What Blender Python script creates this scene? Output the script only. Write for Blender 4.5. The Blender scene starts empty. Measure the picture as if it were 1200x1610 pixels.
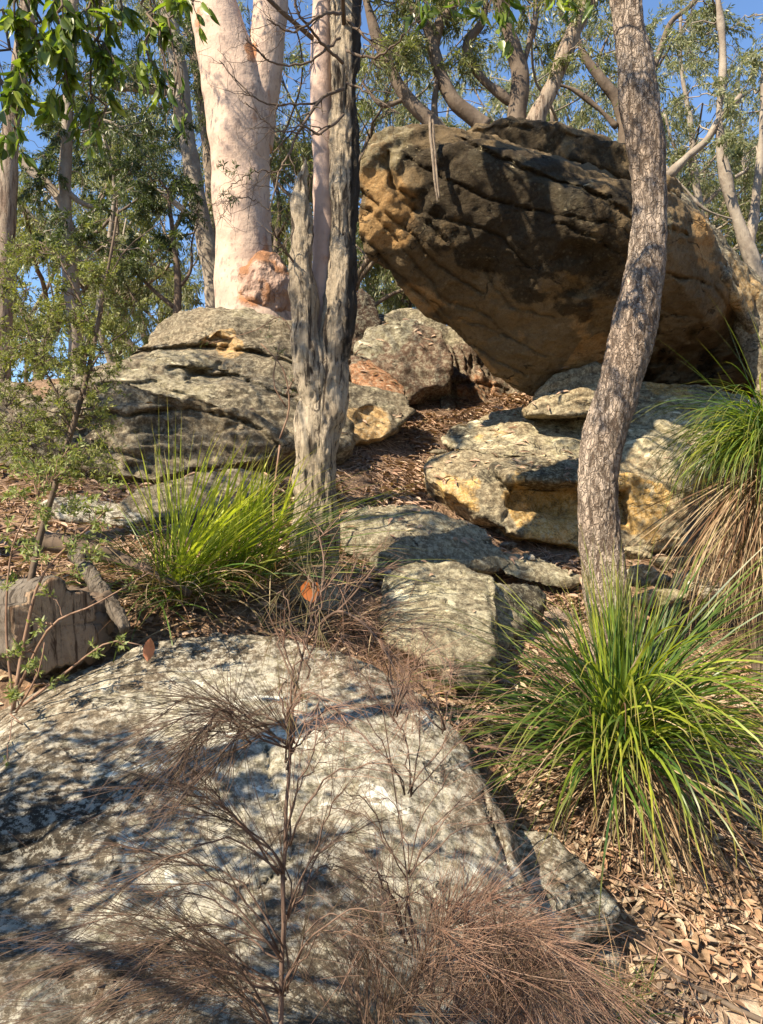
import bpy, bmesh, math, random
import numpy as np
from mathutils import Vector, Matrix

random.seed(7)
RNG = np.random.default_rng(7)
sc = bpy.context.scene
COL = sc.collection

# ------------------------------------------------------------------ camera
CAM_Z = 1.6
F = 1170.0            # focal length in pixels of the 1200 x 1610 photograph
cam = bpy.data.cameras.new("camera")
cam.sensor_fit = 'VERTICAL'
cam.sensor_height = 24.0
cam.sensor_width = 24.0
cam.lens = F / 1610.0 * 24.0
cam.clip_start = 0.05
cam.clip_end = 2000
camo = bpy.data.objects.new("camera", cam)
COL.objects.link(camo)
camo.location = (0, 0, CAM_Z)
camo.rotation_euler = (math.radians(90), 0, 0)
sc.camera = camo

# ------------------------------------------------------------------ light
AZ, EL = math.radians(50), math.radians(43)
SUN = Vector((-math.sin(AZ) * math.cos(EL), -math.cos(AZ) * math.cos(EL), math.sin(EL)))
w = bpy.data.worlds.new("World")
sc.world = w
w.use_nodes = True
wn = w.node_tree
for n in list(wn.nodes):
    wn.nodes.remove(n)
sky = wn.nodes.new('ShaderNodeTexSky')
sky.sky_type = 'NISHITA'
sky.sun_disc = False
sky.sun_elevation = EL
sky.sun_rotation = math.atan2(SUN.x, SUN.y)
sky.air_density = 1.0
sky.dust_density = 0.0
sky.ozone_density = 5.5
bg = wn.nodes.new('ShaderNodeBackground')
bg.inputs[1].default_value = 0.10
wo = wn.nodes.new('ShaderNodeOutputWorld')
wn.links.new(sky.outputs[0], bg.inputs[0])
wn.links.new(bg.outputs[0], wo.inputs[0])
sl = bpy.data.lights.new("sun", 'SUN')
sl.energy = 5.0
sl.angle = math.radians(0.5)
sl.color = (1.0, 0.86, 0.66)
so = bpy.data.objects.new("sun", sl)
COL.objects.link(so)
so.rotation_euler = SUN.to_track_quat('Z', 'Y').to_euler()
so.location = (-5, -5, 12)
sc.view_settings.view_transform = 'Standard'
sc.view_settings.look = 'None'
sc.view_settings.gamma = 1
sc.view_settings.exposure = 1.33
sc.cycles.max_bounces = 8
sc.cycles.transparent_max_bounces = 8

# ------------------------------------------------------------------ maths
def P(px, py, Y):
    return np.array(((px - 600.0) / F * Y, Y, CAM_Z - (py - 805.0) / F * Y))

def M(px, Y):         # pixels at depth Y to metres
    return px / F * Y

def _h(ix, iy, iz, s):
    h = (ix * 374761393 + iy * 668265263 + iz * 2147483647 + s * 1274126177) & 0xffffffff
    h = ((h ^ (h >> 13)) * 1274126177) & 0xffffffff
    return (h ^ (h >> 16)) & 0xffffffff

_a = RNG.normal(size=(256, 3))
GR = _a / np.linalg.norm(_a, axis=1)[:, None]

def noise(p, s=0):
    p = np.asarray(p, float)
    i = np.floor(p).astype(np.int64)
    f = p - i
    u = f * f * f * (f * (f * 6 - 15) + 10)
    r = 0
    for dx in (0, 1):
        for dy in (0, 1):
            for dz in (0, 1):
                g = GR[_h(i[:, 0] + dx, i[:, 1] + dy, i[:, 2] + dz, s) & 255]
                d = ((f - (dx, dy, dz)) * g).sum(1)
                wgt = (u[:, 0] if dx else 1 - u[:, 0]) * (u[:, 1] if dy else 1 - u[:, 1]) * (u[:, 2] if dz else 1 - u[:, 2])
                r = r + d * wgt
    return r * 1.5

def fbm(p, o=4, s=0, g=0.5):
    r = 0; a = 1.0
    for k in range(o):
        r = r + a * noise(p * (2.03 ** k), s + k); a *= g
    return r

def nrm(v):
    return v / np.maximum(np.linalg.norm(v, axis=-1, keepdims=True), 1e-9)

def sstep(a, b, x):
    t = np.clip((x - a) / (b - a), 0, 1)
    return t * t * (3 - 2 * t)

# ------------------------------------------------------------------ object helpers
def mk(name, V, Fc, mat, parent=None, loc=(0, 0, 0), smooth=True, attrs=None, mat2=None, nf1=0):
    V = np.asarray(V, np.float32); Fc = np.asarray(Fc, np.int32)
    me = bpy.data.meshes.new(name)
    k = Fc.shape[1]
    me.vertices.add(len(V)); me.vertices.foreach_set('co', (V - np.asarray(loc, np.float32)).ravel())
    me.loops.add(Fc.size); me.loops.foreach_set('vertex_index', Fc.ravel())
    me.polygons.add(len(Fc))
    me.polygons.foreach_set('loop_start', np.arange(0, Fc.size, k, dtype=np.int32))
    me.polygons.foreach_set('loop_total', np.full(len(Fc), k, np.int32))
    if smooth:
        me.polygons.foreach_set('use_smooth', np.ones(len(Fc), bool))
    for an, av in (attrs or {}).items():
        at = me.attributes.new(an, 'FLOAT', 'POINT')
        at.data.foreach_set('value', np.asarray(av, np.float32))
    me.update(calc_edges=True)
    me.materials.append(mat)
    if mat2 is not None:
        me.materials.append(mat2)
        ix = np.zeros(len(Fc), np.int32); ix[nf1:] = 1
        me.polygons.foreach_set('material_index', ix)
    o = bpy.data.objects.new(name, me)
    COL.objects.link(o)
    if parent is not None:
        o.parent = parent
    else:
        o.location = tuple(float(c) for c in loc)
    return o

def tag(o, label=None, cat=None, group=None, kind='thing'):
    if label: o['label'] = label
    if cat: o['category'] = cat
    if group: o['group'] = group
    if kind: o['kind'] = kind
    return o

def thing(name, label, cat, loc, group=None):
    o = bpy.data.objects.new(name, None)
    o.empty_display_size = 0.1
    COL.objects.link(o)
    o.location = tuple(float(c) for c in loc)
    return tag(o, label, cat, group)

class Acc:            # gathers pieces with the same face size into one mesh
    def __init__(s): s.V = []; s.F = []; s.n = 0; s.A = []
    def add(s, V, Fc, a=None):
        s.V.append(V); s.F.append(Fc + s.n); s.n += len(V)
        s.A.append(np.zeros(len(V)) if a is None else a)
    def get(s):
        return np.concatenate(s.V), np.concatenate(s.F), np.concatenate(s.A)

def catmull(pts, n):
    p = np.asarray(pts, float)
    if len(p) < 3:
        t = np.linspace(0, 1, n)[:, None]
        return p[0] * (1 - t) + p[-1] * t
    q = np.vstack([2 * p[0] - p[1], p, 2 * p[-1] - p[-2]])
    t = np.linspace(0, len(p) - 1 - 1e-6, n)
    i = t.astype(int); f = (t - i)[:, None]
    a, b, c, d = q[i], q[i + 1], q[i + 2], q[i + 3]
    return 0.5 * (2 * b + (c - a) * f + (2 * a - 5 * b + 4 * c - d) * f * f + (3 * b - a - 3 * c + d) * f ** 3)

def tube(pts, rad, seg=10, cap=True):
    p = np.asarray(pts, float); n = len(p)
    rad = np.asarray(rad, float)
    if cap:            # close the ends by collapsing rings
        p = np.vstack([p[:1], p, p[-1:]]); rad = np.concatenate([[rad[0] * .02], rad, [rad[-1] * .02]]); n += 2
    T = nrm(np.gradient(p, axis=0) + 1e-9)
    if cap: T[0] = T[1]; T[-1] = T[-2]
    up = np.array((0, 1., 0)) if abs(T[0][1]) < .8 else np.array((1., 0, 0))
    N = np.zeros((n, 3)); N[0] = nrm(np.cross(up, T[0]))
    for k in range(1, n):
        v = N[k - 1] - T[k] * N[k - 1].dot(T[k]); N[k] = v / (np.linalg.norm(v) + 1e-9)
    B = np.cross(T, N)
    a = np.linspace(0, 2 * math.pi, seg, endpoint=False)
    V = p[:, None] + rad[:, None, None] * (np.cos(a)[None, :, None] * N[:, None] + np.sin(a)[None, :, None] * B[:, None])
    i = np.arange(n - 1)[:, None] * seg; j = np.arange(seg)[None]
    j2 = (j + 1) % seg
    Fc = np.stack([i + j, i + j2, i + seg + j2, i + seg + j], -1).reshape(-1, 4)
    return V.reshape(-1, 3), Fc

def strips(pts, width, side):
    """ribbons. pts (n,K,3), width (n,K), side (n,K,3) or (n,1,3)"""
    n, K, _ = pts.shape
    A = pts - side * width[..., None] * .5; B = pts + side * width[..., None] * .5
    V = np.stack([A, B], 2).reshape(-1, 3)
    b = (np.arange(n) * K * 2)[:, None] + (np.arange(K - 1) * 2)[None]
    Fc = np.stack([b, b + 1, b + 3, b + 2], -1).reshape(-1, 4)
    t = np.broadcast_to(np.linspace(0, 1, K)[None, :, None], (n, K, 2)).reshape(-1)
    return V, Fc, t

def vtubes(pts, rad):
    """thin three-sided stems in one go. pts (n,K,3), rad (n,K)"""
    n, K, _ = pts.shape
    T = nrm(np.gradient(pts, axis=1))
    up = np.broadcast_to(np.array((.31, .17, .93)), T.shape)
    N = nrm(np.cross(up, T)); B = np.cross(T, N)
    a = np.array((0, 2.094, 4.189))
    V = pts[:, :, None] + rad[:, :, None, None] * (np.cos(a)[None, None, :, None] * N[:, :, None] + np.sin(a)[None, None, :, None] * B[:, :, None])
    b = (np.arange(n) * K * 3)[:, None, None] + (np.arange(K - 1) * 3)[None, :, None]
    j = np.arange(3)[None, None]; j2 = (j + 1) % 3
    Fc = np.stack([b + j, b + j2, b + 3 + j2, b + 3 + j], -1).reshape(-1, 4)
    t = np.broadcast_to(np.linspace(0, 1, K)[None, :, None], (n, K, 3)).reshape(-1)
    return V.reshape(-1, 3), Fc, t

# leaf templates (length along +X 0..1, width along Y, lift along Z)
LEAF4 = (np.array([(0, 0, 0), (.45, -.5, .0), (1, 0, -.05), (.45, .5, .0)]), np.array([(0, 1, 2, 3)]))
_lx = [0, .22, .5, .78, 1.0]; _lw = [.04, .42, .5, .33, .02]
_v = []
for x_, w_ in zip(_lx, _lw):
    zc = -.35 * x_ * x_ * .5
    _v += [(x_, -w_, zc + .10 * w_ * 2), (x_, 0, zc), (x_, w_, zc + .10 * w_ * 2)]
_f = []
for k_ in range(4):
    a_ = k_ * 3
    _f += [(a_, a_ + 3, a_ + 4, a_ + 1), (a_ + 1, a_ + 4, a_ + 5, a_ + 2)]
LEAFN = (np.array(_v, float), np.array(_f))

def leaves(tmpl, org, dirn, L, W, rng, flat=None):
    """place a leaf template; dirn (n,3) along the leaf"""
    tv, tf = tmpl
    n = len(org)
    X = nrm(dirn)
    r = rng.normal(size=(n, 3)) if flat is None else flat
    Yv = nrm(np.cross(r, X)); Z = np.cross(X, Yv)
    L = np.broadcast_to(L, (n,)); W = np.broadcast_to(W, (n,))
    V = org[:, None] + tv[None, :, 0, None] * (X * L[:, None])[:, None] + tv[None, :, 1, None] * (Yv * W[:, None])[:, None] \
        + tv[None, :, 2, None] * (Z * L[:, None])[:, None]
    Fc = (np.arange(n) * len(tv))[:, None, None] + tf[None]
    return V.reshape(-1, 3), Fc.reshape(-1, 4)

# ------------------------------------------------------------------ materials
def newmat(name):
    m = bpy.data.materials.new(name); m.use_nodes = True
    nt = m.node_tree
    for n in list(nt.nodes): nt.nodes.remove(n)
    return m, nt

class NB:
    def __init__(s, nt): s.nt = nt
    def n(s, t, **k):
        x = s.nt.nodes.new(t)
        for a, b in k.items(): setattr(x, a, b)
        return x
    def l(s, a, b): s.nt.links.new(a, b)
    def val(s, inp, v):
        if isinstance(v, bpy.types.NodeSocket): s.l(v, inp)
        else: inp.default_value = v
    def noise(s, vec, scale, detail=4, rough=.55, dist=0.0):
        x = s.n('ShaderNodeTexNoise'); s.l(vec, x.inputs['Vector'])
        x.inputs['Scale'].default_value = scale; x.inputs['Detail'].default_value = detail
        x.inputs['Roughness'].default_value = rough; x.inputs['Distortion'].default_value = dist
        return x.outputs[0]
    def vor(s, vec, scale, feature='F1', out=0, rnd=1.0):
        x = s.n('ShaderNodeTexVoronoi', feature=feature); s.l(vec, x.inputs['Vector'])
        x.inputs['Scale'].default_value = scale; x.inputs['Randomness'].default_value = rnd
        return x.outputs[out]
    def ramp(s, f, a, b, lo=0.0, hi=1.0):
        x = s.n('ShaderNodeMapRange', interpolation_type='SMOOTHSTEP')
        s.val(x.inputs[0], f)
        for i, v in zip((1, 2, 3, 4), (a, b, lo, hi)): x.inputs[i].default_value = v
        return x.outputs[0]
    def math(s, op, a, b=0.0, c=None, clamp=False):
        x = s.n('ShaderNodeMath', operation=op, use_clamp=clamp)
        s.val(x.inputs[0], a); s.val(x.inputs[1], b)
        if c is not None: s.val(x.inputs[2], c)
        return x.outputs[0]
    def mix(s, f, a, b, blend='MIX'):
        x = s.n('ShaderNodeMix', data_type='RGBA', blend_type=blend)
        s.val(x.inputs[0], f)
        for i, v in ((6, a), (7, b)):
            if isinstance(v, bpy.types.NodeSocket): s.l(v, x.inputs[i])
            else: x.inputs[i].default_value = (*v, 1)
        return x.outputs[2]
    def scl(s, vec, sx, sy, sz, rot=(0, 0, 0)):
        x = s.n('ShaderNodeMapping'); s.l(vec, x.inputs[0])
        x.inputs['Scale'].default_value = (sx, sy, sz); x.inputs['Rotation'].default_value = rot
        return x.outputs[0]
    def attr(s, name):
        x = s.n('ShaderNodeAttribute', attribute_name=name); return x.outputs['Fac']
    def bump(s, h, strength, dist, normal=None):
        x = s.n('ShaderNodeBump'); s.l(h, x.inputs['Height'])
        x.inputs['Strength'].default_value = strength; x.inputs['Distance'].default_value = dist
        if normal is not None: s.l(normal, x.inputs['Normal'])
        return x.outputs[0]
    def out(s, sh):
        o = s.n('ShaderNodeOutputMaterial'); s.l(sh, o.inputs[0])
    def pbr(s, col, rough=.9, normal=None, spec=.2):
        x = s.n('ShaderNodeBsdfPrincipled')
        s.val(x.inputs['Base Color'], col if isinstance(col, bpy.types.NodeSocket) else (*col, 1))
        s.val(x.inputs['Roughness'], rough)
        x.inputs['Specular IOR Level'].default_value = spec
        if normal is not None: s.l(normal, x.inputs['Normal'])
        return x.outputs[0]

def rock_mat(name, base, grey, pale, dark, ochre, lich=.5, stain_shade=.5, rot=(0.0, 0.25, 0.0), bump=.012, seed=0.0, speck=1.0):
    m, nt = newmat(name); b = NB(nt)
    geo = b.n('ShaderNodeNewGeometry')
    off = b.n('ShaderNodeVectorMath', operation='ADD'); b.l(geo.outputs['Position'], off.inputs[0])
    off.inputs[1].default_value = (seed, seed * .7, seed * 1.3)
    pos = off.outputs[0]
    # warped coordinates along the bedding
    wn_ = b.n('ShaderNodeTexNoise'); b.l(pos, wn_.inputs['Vector']); wn_.inputs['Scale'].default_value = 1.1; wn_.inputs['Detail'].default_value = 3
    wv = b.n('ShaderNodeVectorMath', operation='MULTIPLY_ADD'); b.l(wn_.outputs['Color'], wv.inputs[0])
    wv.inputs[1].default_value = (.6, .6, .6); b.l(pos, wv.inputs[2])
    bed = b.scl(wv.outputs[0], 1.2, 1.2, 9.0, rot)
    n_str = b.noise(bed, 1.6, 6, .6)
    n_big = b.noise(pos, .9, 4, .6)
    n_mid = b.noise(pos, 4.5, 8, .62, .6)
    n_lic = b.noise(pos, 7.0, 12, .68, .4)
    n_lic2 = b.noise(pos, 19.0, 8, .6)
    n_fin = b.noise(pos, 95.0, 4, .7)
    n_spk = b.noise(pos, 38.0, 6, .75)
    col = b.mix(b.ramp(n_big, .38, .62), base, grey)
    col = b.mix(b.math('MULTIPLY', b.ramp(n_str, .35, .7), .45), col, tuple(c * .62 for c in base))
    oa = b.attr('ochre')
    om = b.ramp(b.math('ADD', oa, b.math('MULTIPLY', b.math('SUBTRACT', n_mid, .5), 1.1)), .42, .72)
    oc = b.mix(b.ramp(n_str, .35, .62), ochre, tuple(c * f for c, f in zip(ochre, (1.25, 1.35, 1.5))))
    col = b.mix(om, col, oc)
    # lichen crust, also lightens the overhang's painted sun patches
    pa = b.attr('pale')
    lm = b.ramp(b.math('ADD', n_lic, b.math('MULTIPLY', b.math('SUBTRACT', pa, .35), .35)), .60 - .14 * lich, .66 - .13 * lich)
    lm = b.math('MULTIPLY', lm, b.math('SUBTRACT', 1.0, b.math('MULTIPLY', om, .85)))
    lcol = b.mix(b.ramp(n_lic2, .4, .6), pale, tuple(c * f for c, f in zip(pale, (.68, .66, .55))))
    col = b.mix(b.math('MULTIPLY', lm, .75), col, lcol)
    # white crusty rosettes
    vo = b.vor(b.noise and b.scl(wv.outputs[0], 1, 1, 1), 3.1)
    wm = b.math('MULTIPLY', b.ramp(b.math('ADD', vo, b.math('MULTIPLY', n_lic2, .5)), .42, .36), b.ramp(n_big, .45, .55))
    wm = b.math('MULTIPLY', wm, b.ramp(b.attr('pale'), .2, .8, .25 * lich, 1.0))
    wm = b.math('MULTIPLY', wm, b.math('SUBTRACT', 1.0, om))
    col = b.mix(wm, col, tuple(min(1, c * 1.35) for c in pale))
    # painted shade of one boulder face, and dark biological stain
    sa = b.attr('stain_shade')
    sm = b.ramp(b.math('ADD', b.math('MULTIPLY', n_mid, .8), b.math('ADD', b.math('MULTIPLY', n_spk, .35), b.math('MULTIPLY', b.math('SUBTRACT', sa, .3), .5))), .70 - .10 * stain_shade, .90 - .10 * stain_shade)
    col = b.mix(b.math('MULTIPLY', sm, .85), col, dark)
    # hairline cracks where a distorted noise crosses its middle
    cr = b.math('ABSOLUTE', b.math('SUBTRACT', b.noise(b.scl(wv.outputs[0], 1, 1, 2.4, rot), 1.3, 5, .55), .5))
    cm = b.ramp(cr, .004, .011, 1.0, 0.0)
    cm = b.math('MULTIPLY', cm, b.ramp(n_mid, .45, .6))
    col = b.mix(b.math('MULTIPLY', cm, .8), col, tuple(c * .6 for c in dark))
    col = b.mix(b.ramp(n_fin, .3, .7, .42, 0.0), col, (.05, .045, .035))
    col = b.mix(b.ramp(n_spk, .56, .70, 0.0, .45), col, tuple(c * .4 for c in base))
    n_mot = b.noise(pos, 11.0, 12, .78, .5)
    n_cr = b.noise(pos, 24.0, 12, .82)
    col = b.mix(b.ramp(n_cr, .50, .54, 0.0, .38 * speck), col, tuple(c * 1.25 for c in pale))
    col = b.mix(b.ramp(n_cr, .46, .42, 0.0, .6 * (.4 + .6 * speck)), col, tuple(c * 1.6 for c in dark))
    sp_ = b.vor(pos, 26.0); sm_ = b.math('MULTIPLY', b.ramp(sp_, .34, .26), b.ramp(n_mid, .50, .58))
    col = b.mix(b.math('MULTIPLY', sm_, .55 * min(1, lich + .25)), col, tuple(c * 1.15 for c in pale))
    fl_ = b.noise(b.scl(wv.outputs[0], 1.0, 2.2, 3.5, rot), 4.2, 9, .62, .3)
    fm_ = b.math('MULTIPLY', b.ramp(fl_, .61, .635), b.ramp(b.attr('pale'), .15, .7, .15 * lich, 1.0))
    fm_ = b.math('MULTIPLY', fm_, b.math('SUBTRACT', 1.0, om))
    col = b.mix(b.math('MULTIPLY', fm_, .9), col, tuple(min(.8, c * 1.5) for c in pale))
    col = b.mix(b.ramp(n_mot, .36, .52, .7 * (.35 + .65 * speck), 0.0), col, tuple(c * .38 for c in grey))
    h = b.math('ADD', b.math('MULTIPLY', n_mid, 1.6), b.math('MULTIPLY', n_spk, .55))
    h = b.math('ADD', h, b.math('MULTIPLY', n_str, 1.0))
    h = b.math('ADD', h, b.math('MULTIPLY', n_cr, .35))
    h = b.math('ADD', h, b.math('ADD', b.math('MULTIPLY', n_mot, 1.3), b.math('MULTIPLY', lm, .10)))
    h = b.math('SUBTRACT', h, b.math('MULTIPLY', cm, 1.0))
    bn = b.bump(h, 1.0, bump * 1.5)
    bn = b.bump(n_fin, .6, .003, bn)
    b.out(b.pbr(col, .93, bn, .15))
    return m

SAND = (.36, .285, .17); GREY = (.235, .205, .145); PALE = (.50, .47, .33); DARK = (.035, .028, .020); OCH = (.46, .26, .09)
M_ROCK = rock_mat('lichened sandstone', SAND, GREY, PALE, DARK, OCH, lich=.45, stain_shade=.5)
M_FRONT = rock_mat('weathered pale sandstone', (.26, .205, .14), (.145, .12, .085), (.60, .565, .46), (.026, .021, .016), (.34, .20, .11), lich=.66, stain_shade=.85, rot=(.25, .1, 0), bump=.011, seed=3.1, speck=1.2)
M_OVER = rock_mat('shaded sandstone', (.30, .21, .11), (.17, .12, .065), (.42, .36, .23), (.020, .015, .010), (.44, .25, .095), lich=.0, stain_shade=.45, rot=(0, -.65, 0), bump=.022, seed=7.7, speck=.12)
M_MID = rock_mat('pale olive sandstone', (.36, .30, .19), (.24, .205, .135), (.54, .50, .35), (.04, .033, .024), (.50, .30, .12), lich=.5, stain_shade=.5, rot=(0, .1, 0), seed=29.0)
M_LEDGE = rock_mat('yellow sandstone', (.40, .30, .17), (.23, .19, .125), (.54, .48, .32), (.035, .03, .022), (.56, .33, .10), lich=.38, stain_shade=.45, rot=(0, .12, 0), seed=11.0)
M_OUT = rock_mat('grey green lichened sandstone', (.25, .195, .125), (.15, .125, .085), (.42, .375, .26), (.04, .032, .022), (.46, .28, .11), lich=.38, stain_shade=.75, rot=(0, .22, 0), seed=17.0)
M_RED = rock_mat('rust stained sandstone', (.17, .105, .07), (.15, .11, .075), (.38, .36, .26), (.035, .02, .014), (.36, .16, .07), lich=.15, stain_shade=.6, seed=23.0)

def ground_mat():
    m, nt = newmat('leaf strewn soil'); b = NB(nt)
    geo = b.n('ShaderNodeNewGeometry'); pos = geo.outputs['Position']
    n1 = b.noise(pos, 1.3, 6, .6); n2 = b.noise(pos, 14, 8, .7); n3 = b.noise(pos, 90, 4, .7)
    v = b.vor(pos, 34, out=1); vd = b.vor(pos, 34)
    soil = b.mix(b.ramp(n2, .35, .65), (.115, .072, .045), (.26, .175, .115))
    bw = b.n('ShaderNodeSeparateColor'); b.l(v, bw.inputs[0])
    soil = b.mix(b.ramp(bw.outputs[0], .45, .8, 0, .7), soil, (.36, .24, .15))
    path = b.mix(b.ramp(n2, .3, .7), (.42, .31, .22), (.56, .45, .33))
    pm = b.ramp(b.math('ADD', b.attr('path'), b.math('MULTIPLY', b.math('SUBTRACT', n1, .5), .8)), .4, .65)
    col = b.mix(pm, soil, path)
    col = b.mix(b.ramp(n3, .3, .7, .35, 0), col, (.04, .03, .02))
    h = b.math('ADD', n2, b.math('ADD', b.math('MULTIPLY', n3, .5), b.math('MULTIPLY', vd, b.math('SUBTRACT', 1.2, pm))))
    b.out(b.pbr(col, .95, b.bump(h, .9, .015), .1))
    return m
M_GROUND = ground_mat()

def leaf_mat(name, cols, trans=.35, rough=.5, spec=.4, tcol=None, tip=None, dead=0.0):
    """cols: list of colours picked per leaf"""
    m, nt = newmat(name); b = NB(nt)
    geo = b.n('ShaderNodeNewGeometry')
    r = b.n('ShaderNodeValToRGB'); b.l(geo.outputs['Random Per Island'], r.inputs[0])
    e = r.color_ramp.elements
    while len(e) < len(cols): e.new(.5)
    for i, c in enumerate(cols):
        e[i].position = i / max(1, len(cols) - 1); e[i].color = (*c, 1)
    col = r.outputs[0]
    if tip is not None:
        col = b.mix(b.ramp(b.attr('t'), tip[0], tip[1]), col, tip[2])
    if len(tip or ()) > 3:
        col = b.mix(b.ramp(b.attr('t'), .25, 0.0), col, tip[3])
    n = b.noise(geo.outputs['Position'], 25, 3)
    col = b.mix(b.ramp(n, .35, .65, .25, 0), col, (.02, .025, .008))
    x = b.pbr(col, rough, None, spec)
    if trans > 0:
        t = b.n('ShaderNodeBsdfTranslucent')
        tc = b.mix(1.0, col, tcol or (1.5, 1.6, .6), 'MULTIPLY')
        b.l(tc, t.inputs[0])
        mx = b.n('ShaderNodeMixShader'); mx.inputs[0].default_value = trans
        b.l(x, mx.inputs[1]); b.l(t.outputs[0], mx.inputs[2])
        x = mx.outputs[0]
    b.out(x)
    return m

M_GUM = leaf_mat('gum leaves', [(.09, .11, .035), (.16, .18, .06), (.24, .25, .09), (.11, .13, .045), (.32, .30, .13)], .35, .42, .45)
M_GUMG = leaf_mat('grey green gum leaves', [(.14, .165, .09), (.22, .24, .13), (.32, .31, .18), (.16, .185, .10)], .35, .45, .4)
M_DARKL = leaf_mat('dark leaves', [(.04, .06, .022), (.07, .10, .032), (.12, .145, .05), (.055, .08, .025)], .3, .42, .45)
M_BROAD = leaf_mat('broad glossy leaves', [(.05, .09, .018), (.12, .19, .03), (.24, .31, .05), (.05, .08, .018), (.17, .24, .035), (.30, .34, .07)], .45, .35, .5)
M_SHRUB = leaf_mat('small shrub leaves', [(.11, .14, .04), (.20, .23, .065), (.32, .32, .11), (.15, .18, .05)], .3, .5, .3)
M_SHRUB2 = leaf_mat('fresh shrub leaves', [(.13, .17, .05), (.23, .28, .09), (.34, .36, .15), (.15, .20, .06)], .3, .5, .3)
M_BLADE = leaf_mat('bright grass blades', [(.30, .36, .035), (.44, .50, .06), (.52, .54, .09), (.34, .42, .045)], .42, .45, .35, tip=(.75, 1.0, (.36, .30, .10)))
M_GREEN = leaf_mat('green grass blades', [(.03, .075, .018), (.05, .11, .022), (.085, .15, .025), (.14, .20, .03), (.04, .09, .02), (.10, .16, .028), (.20, .21, .05)], .3, .4, .4, tip=(.65, 1.0, (.24, .22, .06)))
M_LIME = leaf_mat('sunny green blades', [(.16, .24, .03), (.28, .36, .04), (.38, .40, .05), (.22, .30, .03)], .42, .42, .4, tip=(.7, 1.0, (.36, .30, .08)))
M_STRAW = leaf_mat('dry straw blades', [(.24, .16, .09), (.34, .25, .15), (.42, .33, .21), (.20, .11, .06), (.14, .08, .05)], .15, .7, .2)
M_NEEDLE = leaf_mat('rusty needles', [(.10, .062, .045), (.15, .095, .07), (.20, .13, .095), (.12, .09, .055), (.075, .048, .036)], .15, .6, .3)
M_NEEDLER = leaf_mat('reddish needles', [(.26, .14, .10), (.33, .20, .14), (.38, .26, .19), (.20, .11, .08)], .15, .6, .3)
M_NEEDLEG = leaf_mat('olive needles', [(.17, .15, .065), (.22, .19, .085), (.24, .16, .10), (.14, .13, .055)], .15, .6, .3)
M_LITTER = leaf_mat('fallen leaves', [(.42, .29, .18), (.24, .14, .085), (.52, .40, .27), (.36, .22, .13), (.58, .48, .35), (.44, .24, .14), (.15, .095, .065), (.46, .36, .25)], .08, .6, .3)
M_LITTERD = leaf_mat('brown fallen leaves', [(.38, .24, .165), (.50, .34, .24), (.22, .13, .085), (.56, .42, .31), (.33, .18, .115)], .08, .7, .2)
M_ORANGE = leaf_mat('orange dead leaf', [(.36, .11, .02), (.32, .09, .02)], .3, .5, .3)
M_PINKL = leaf_mat('pinkish dead leaf', [(.50, .22, .13), (.46, .20, .12)], .1, .5, .3)

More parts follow.
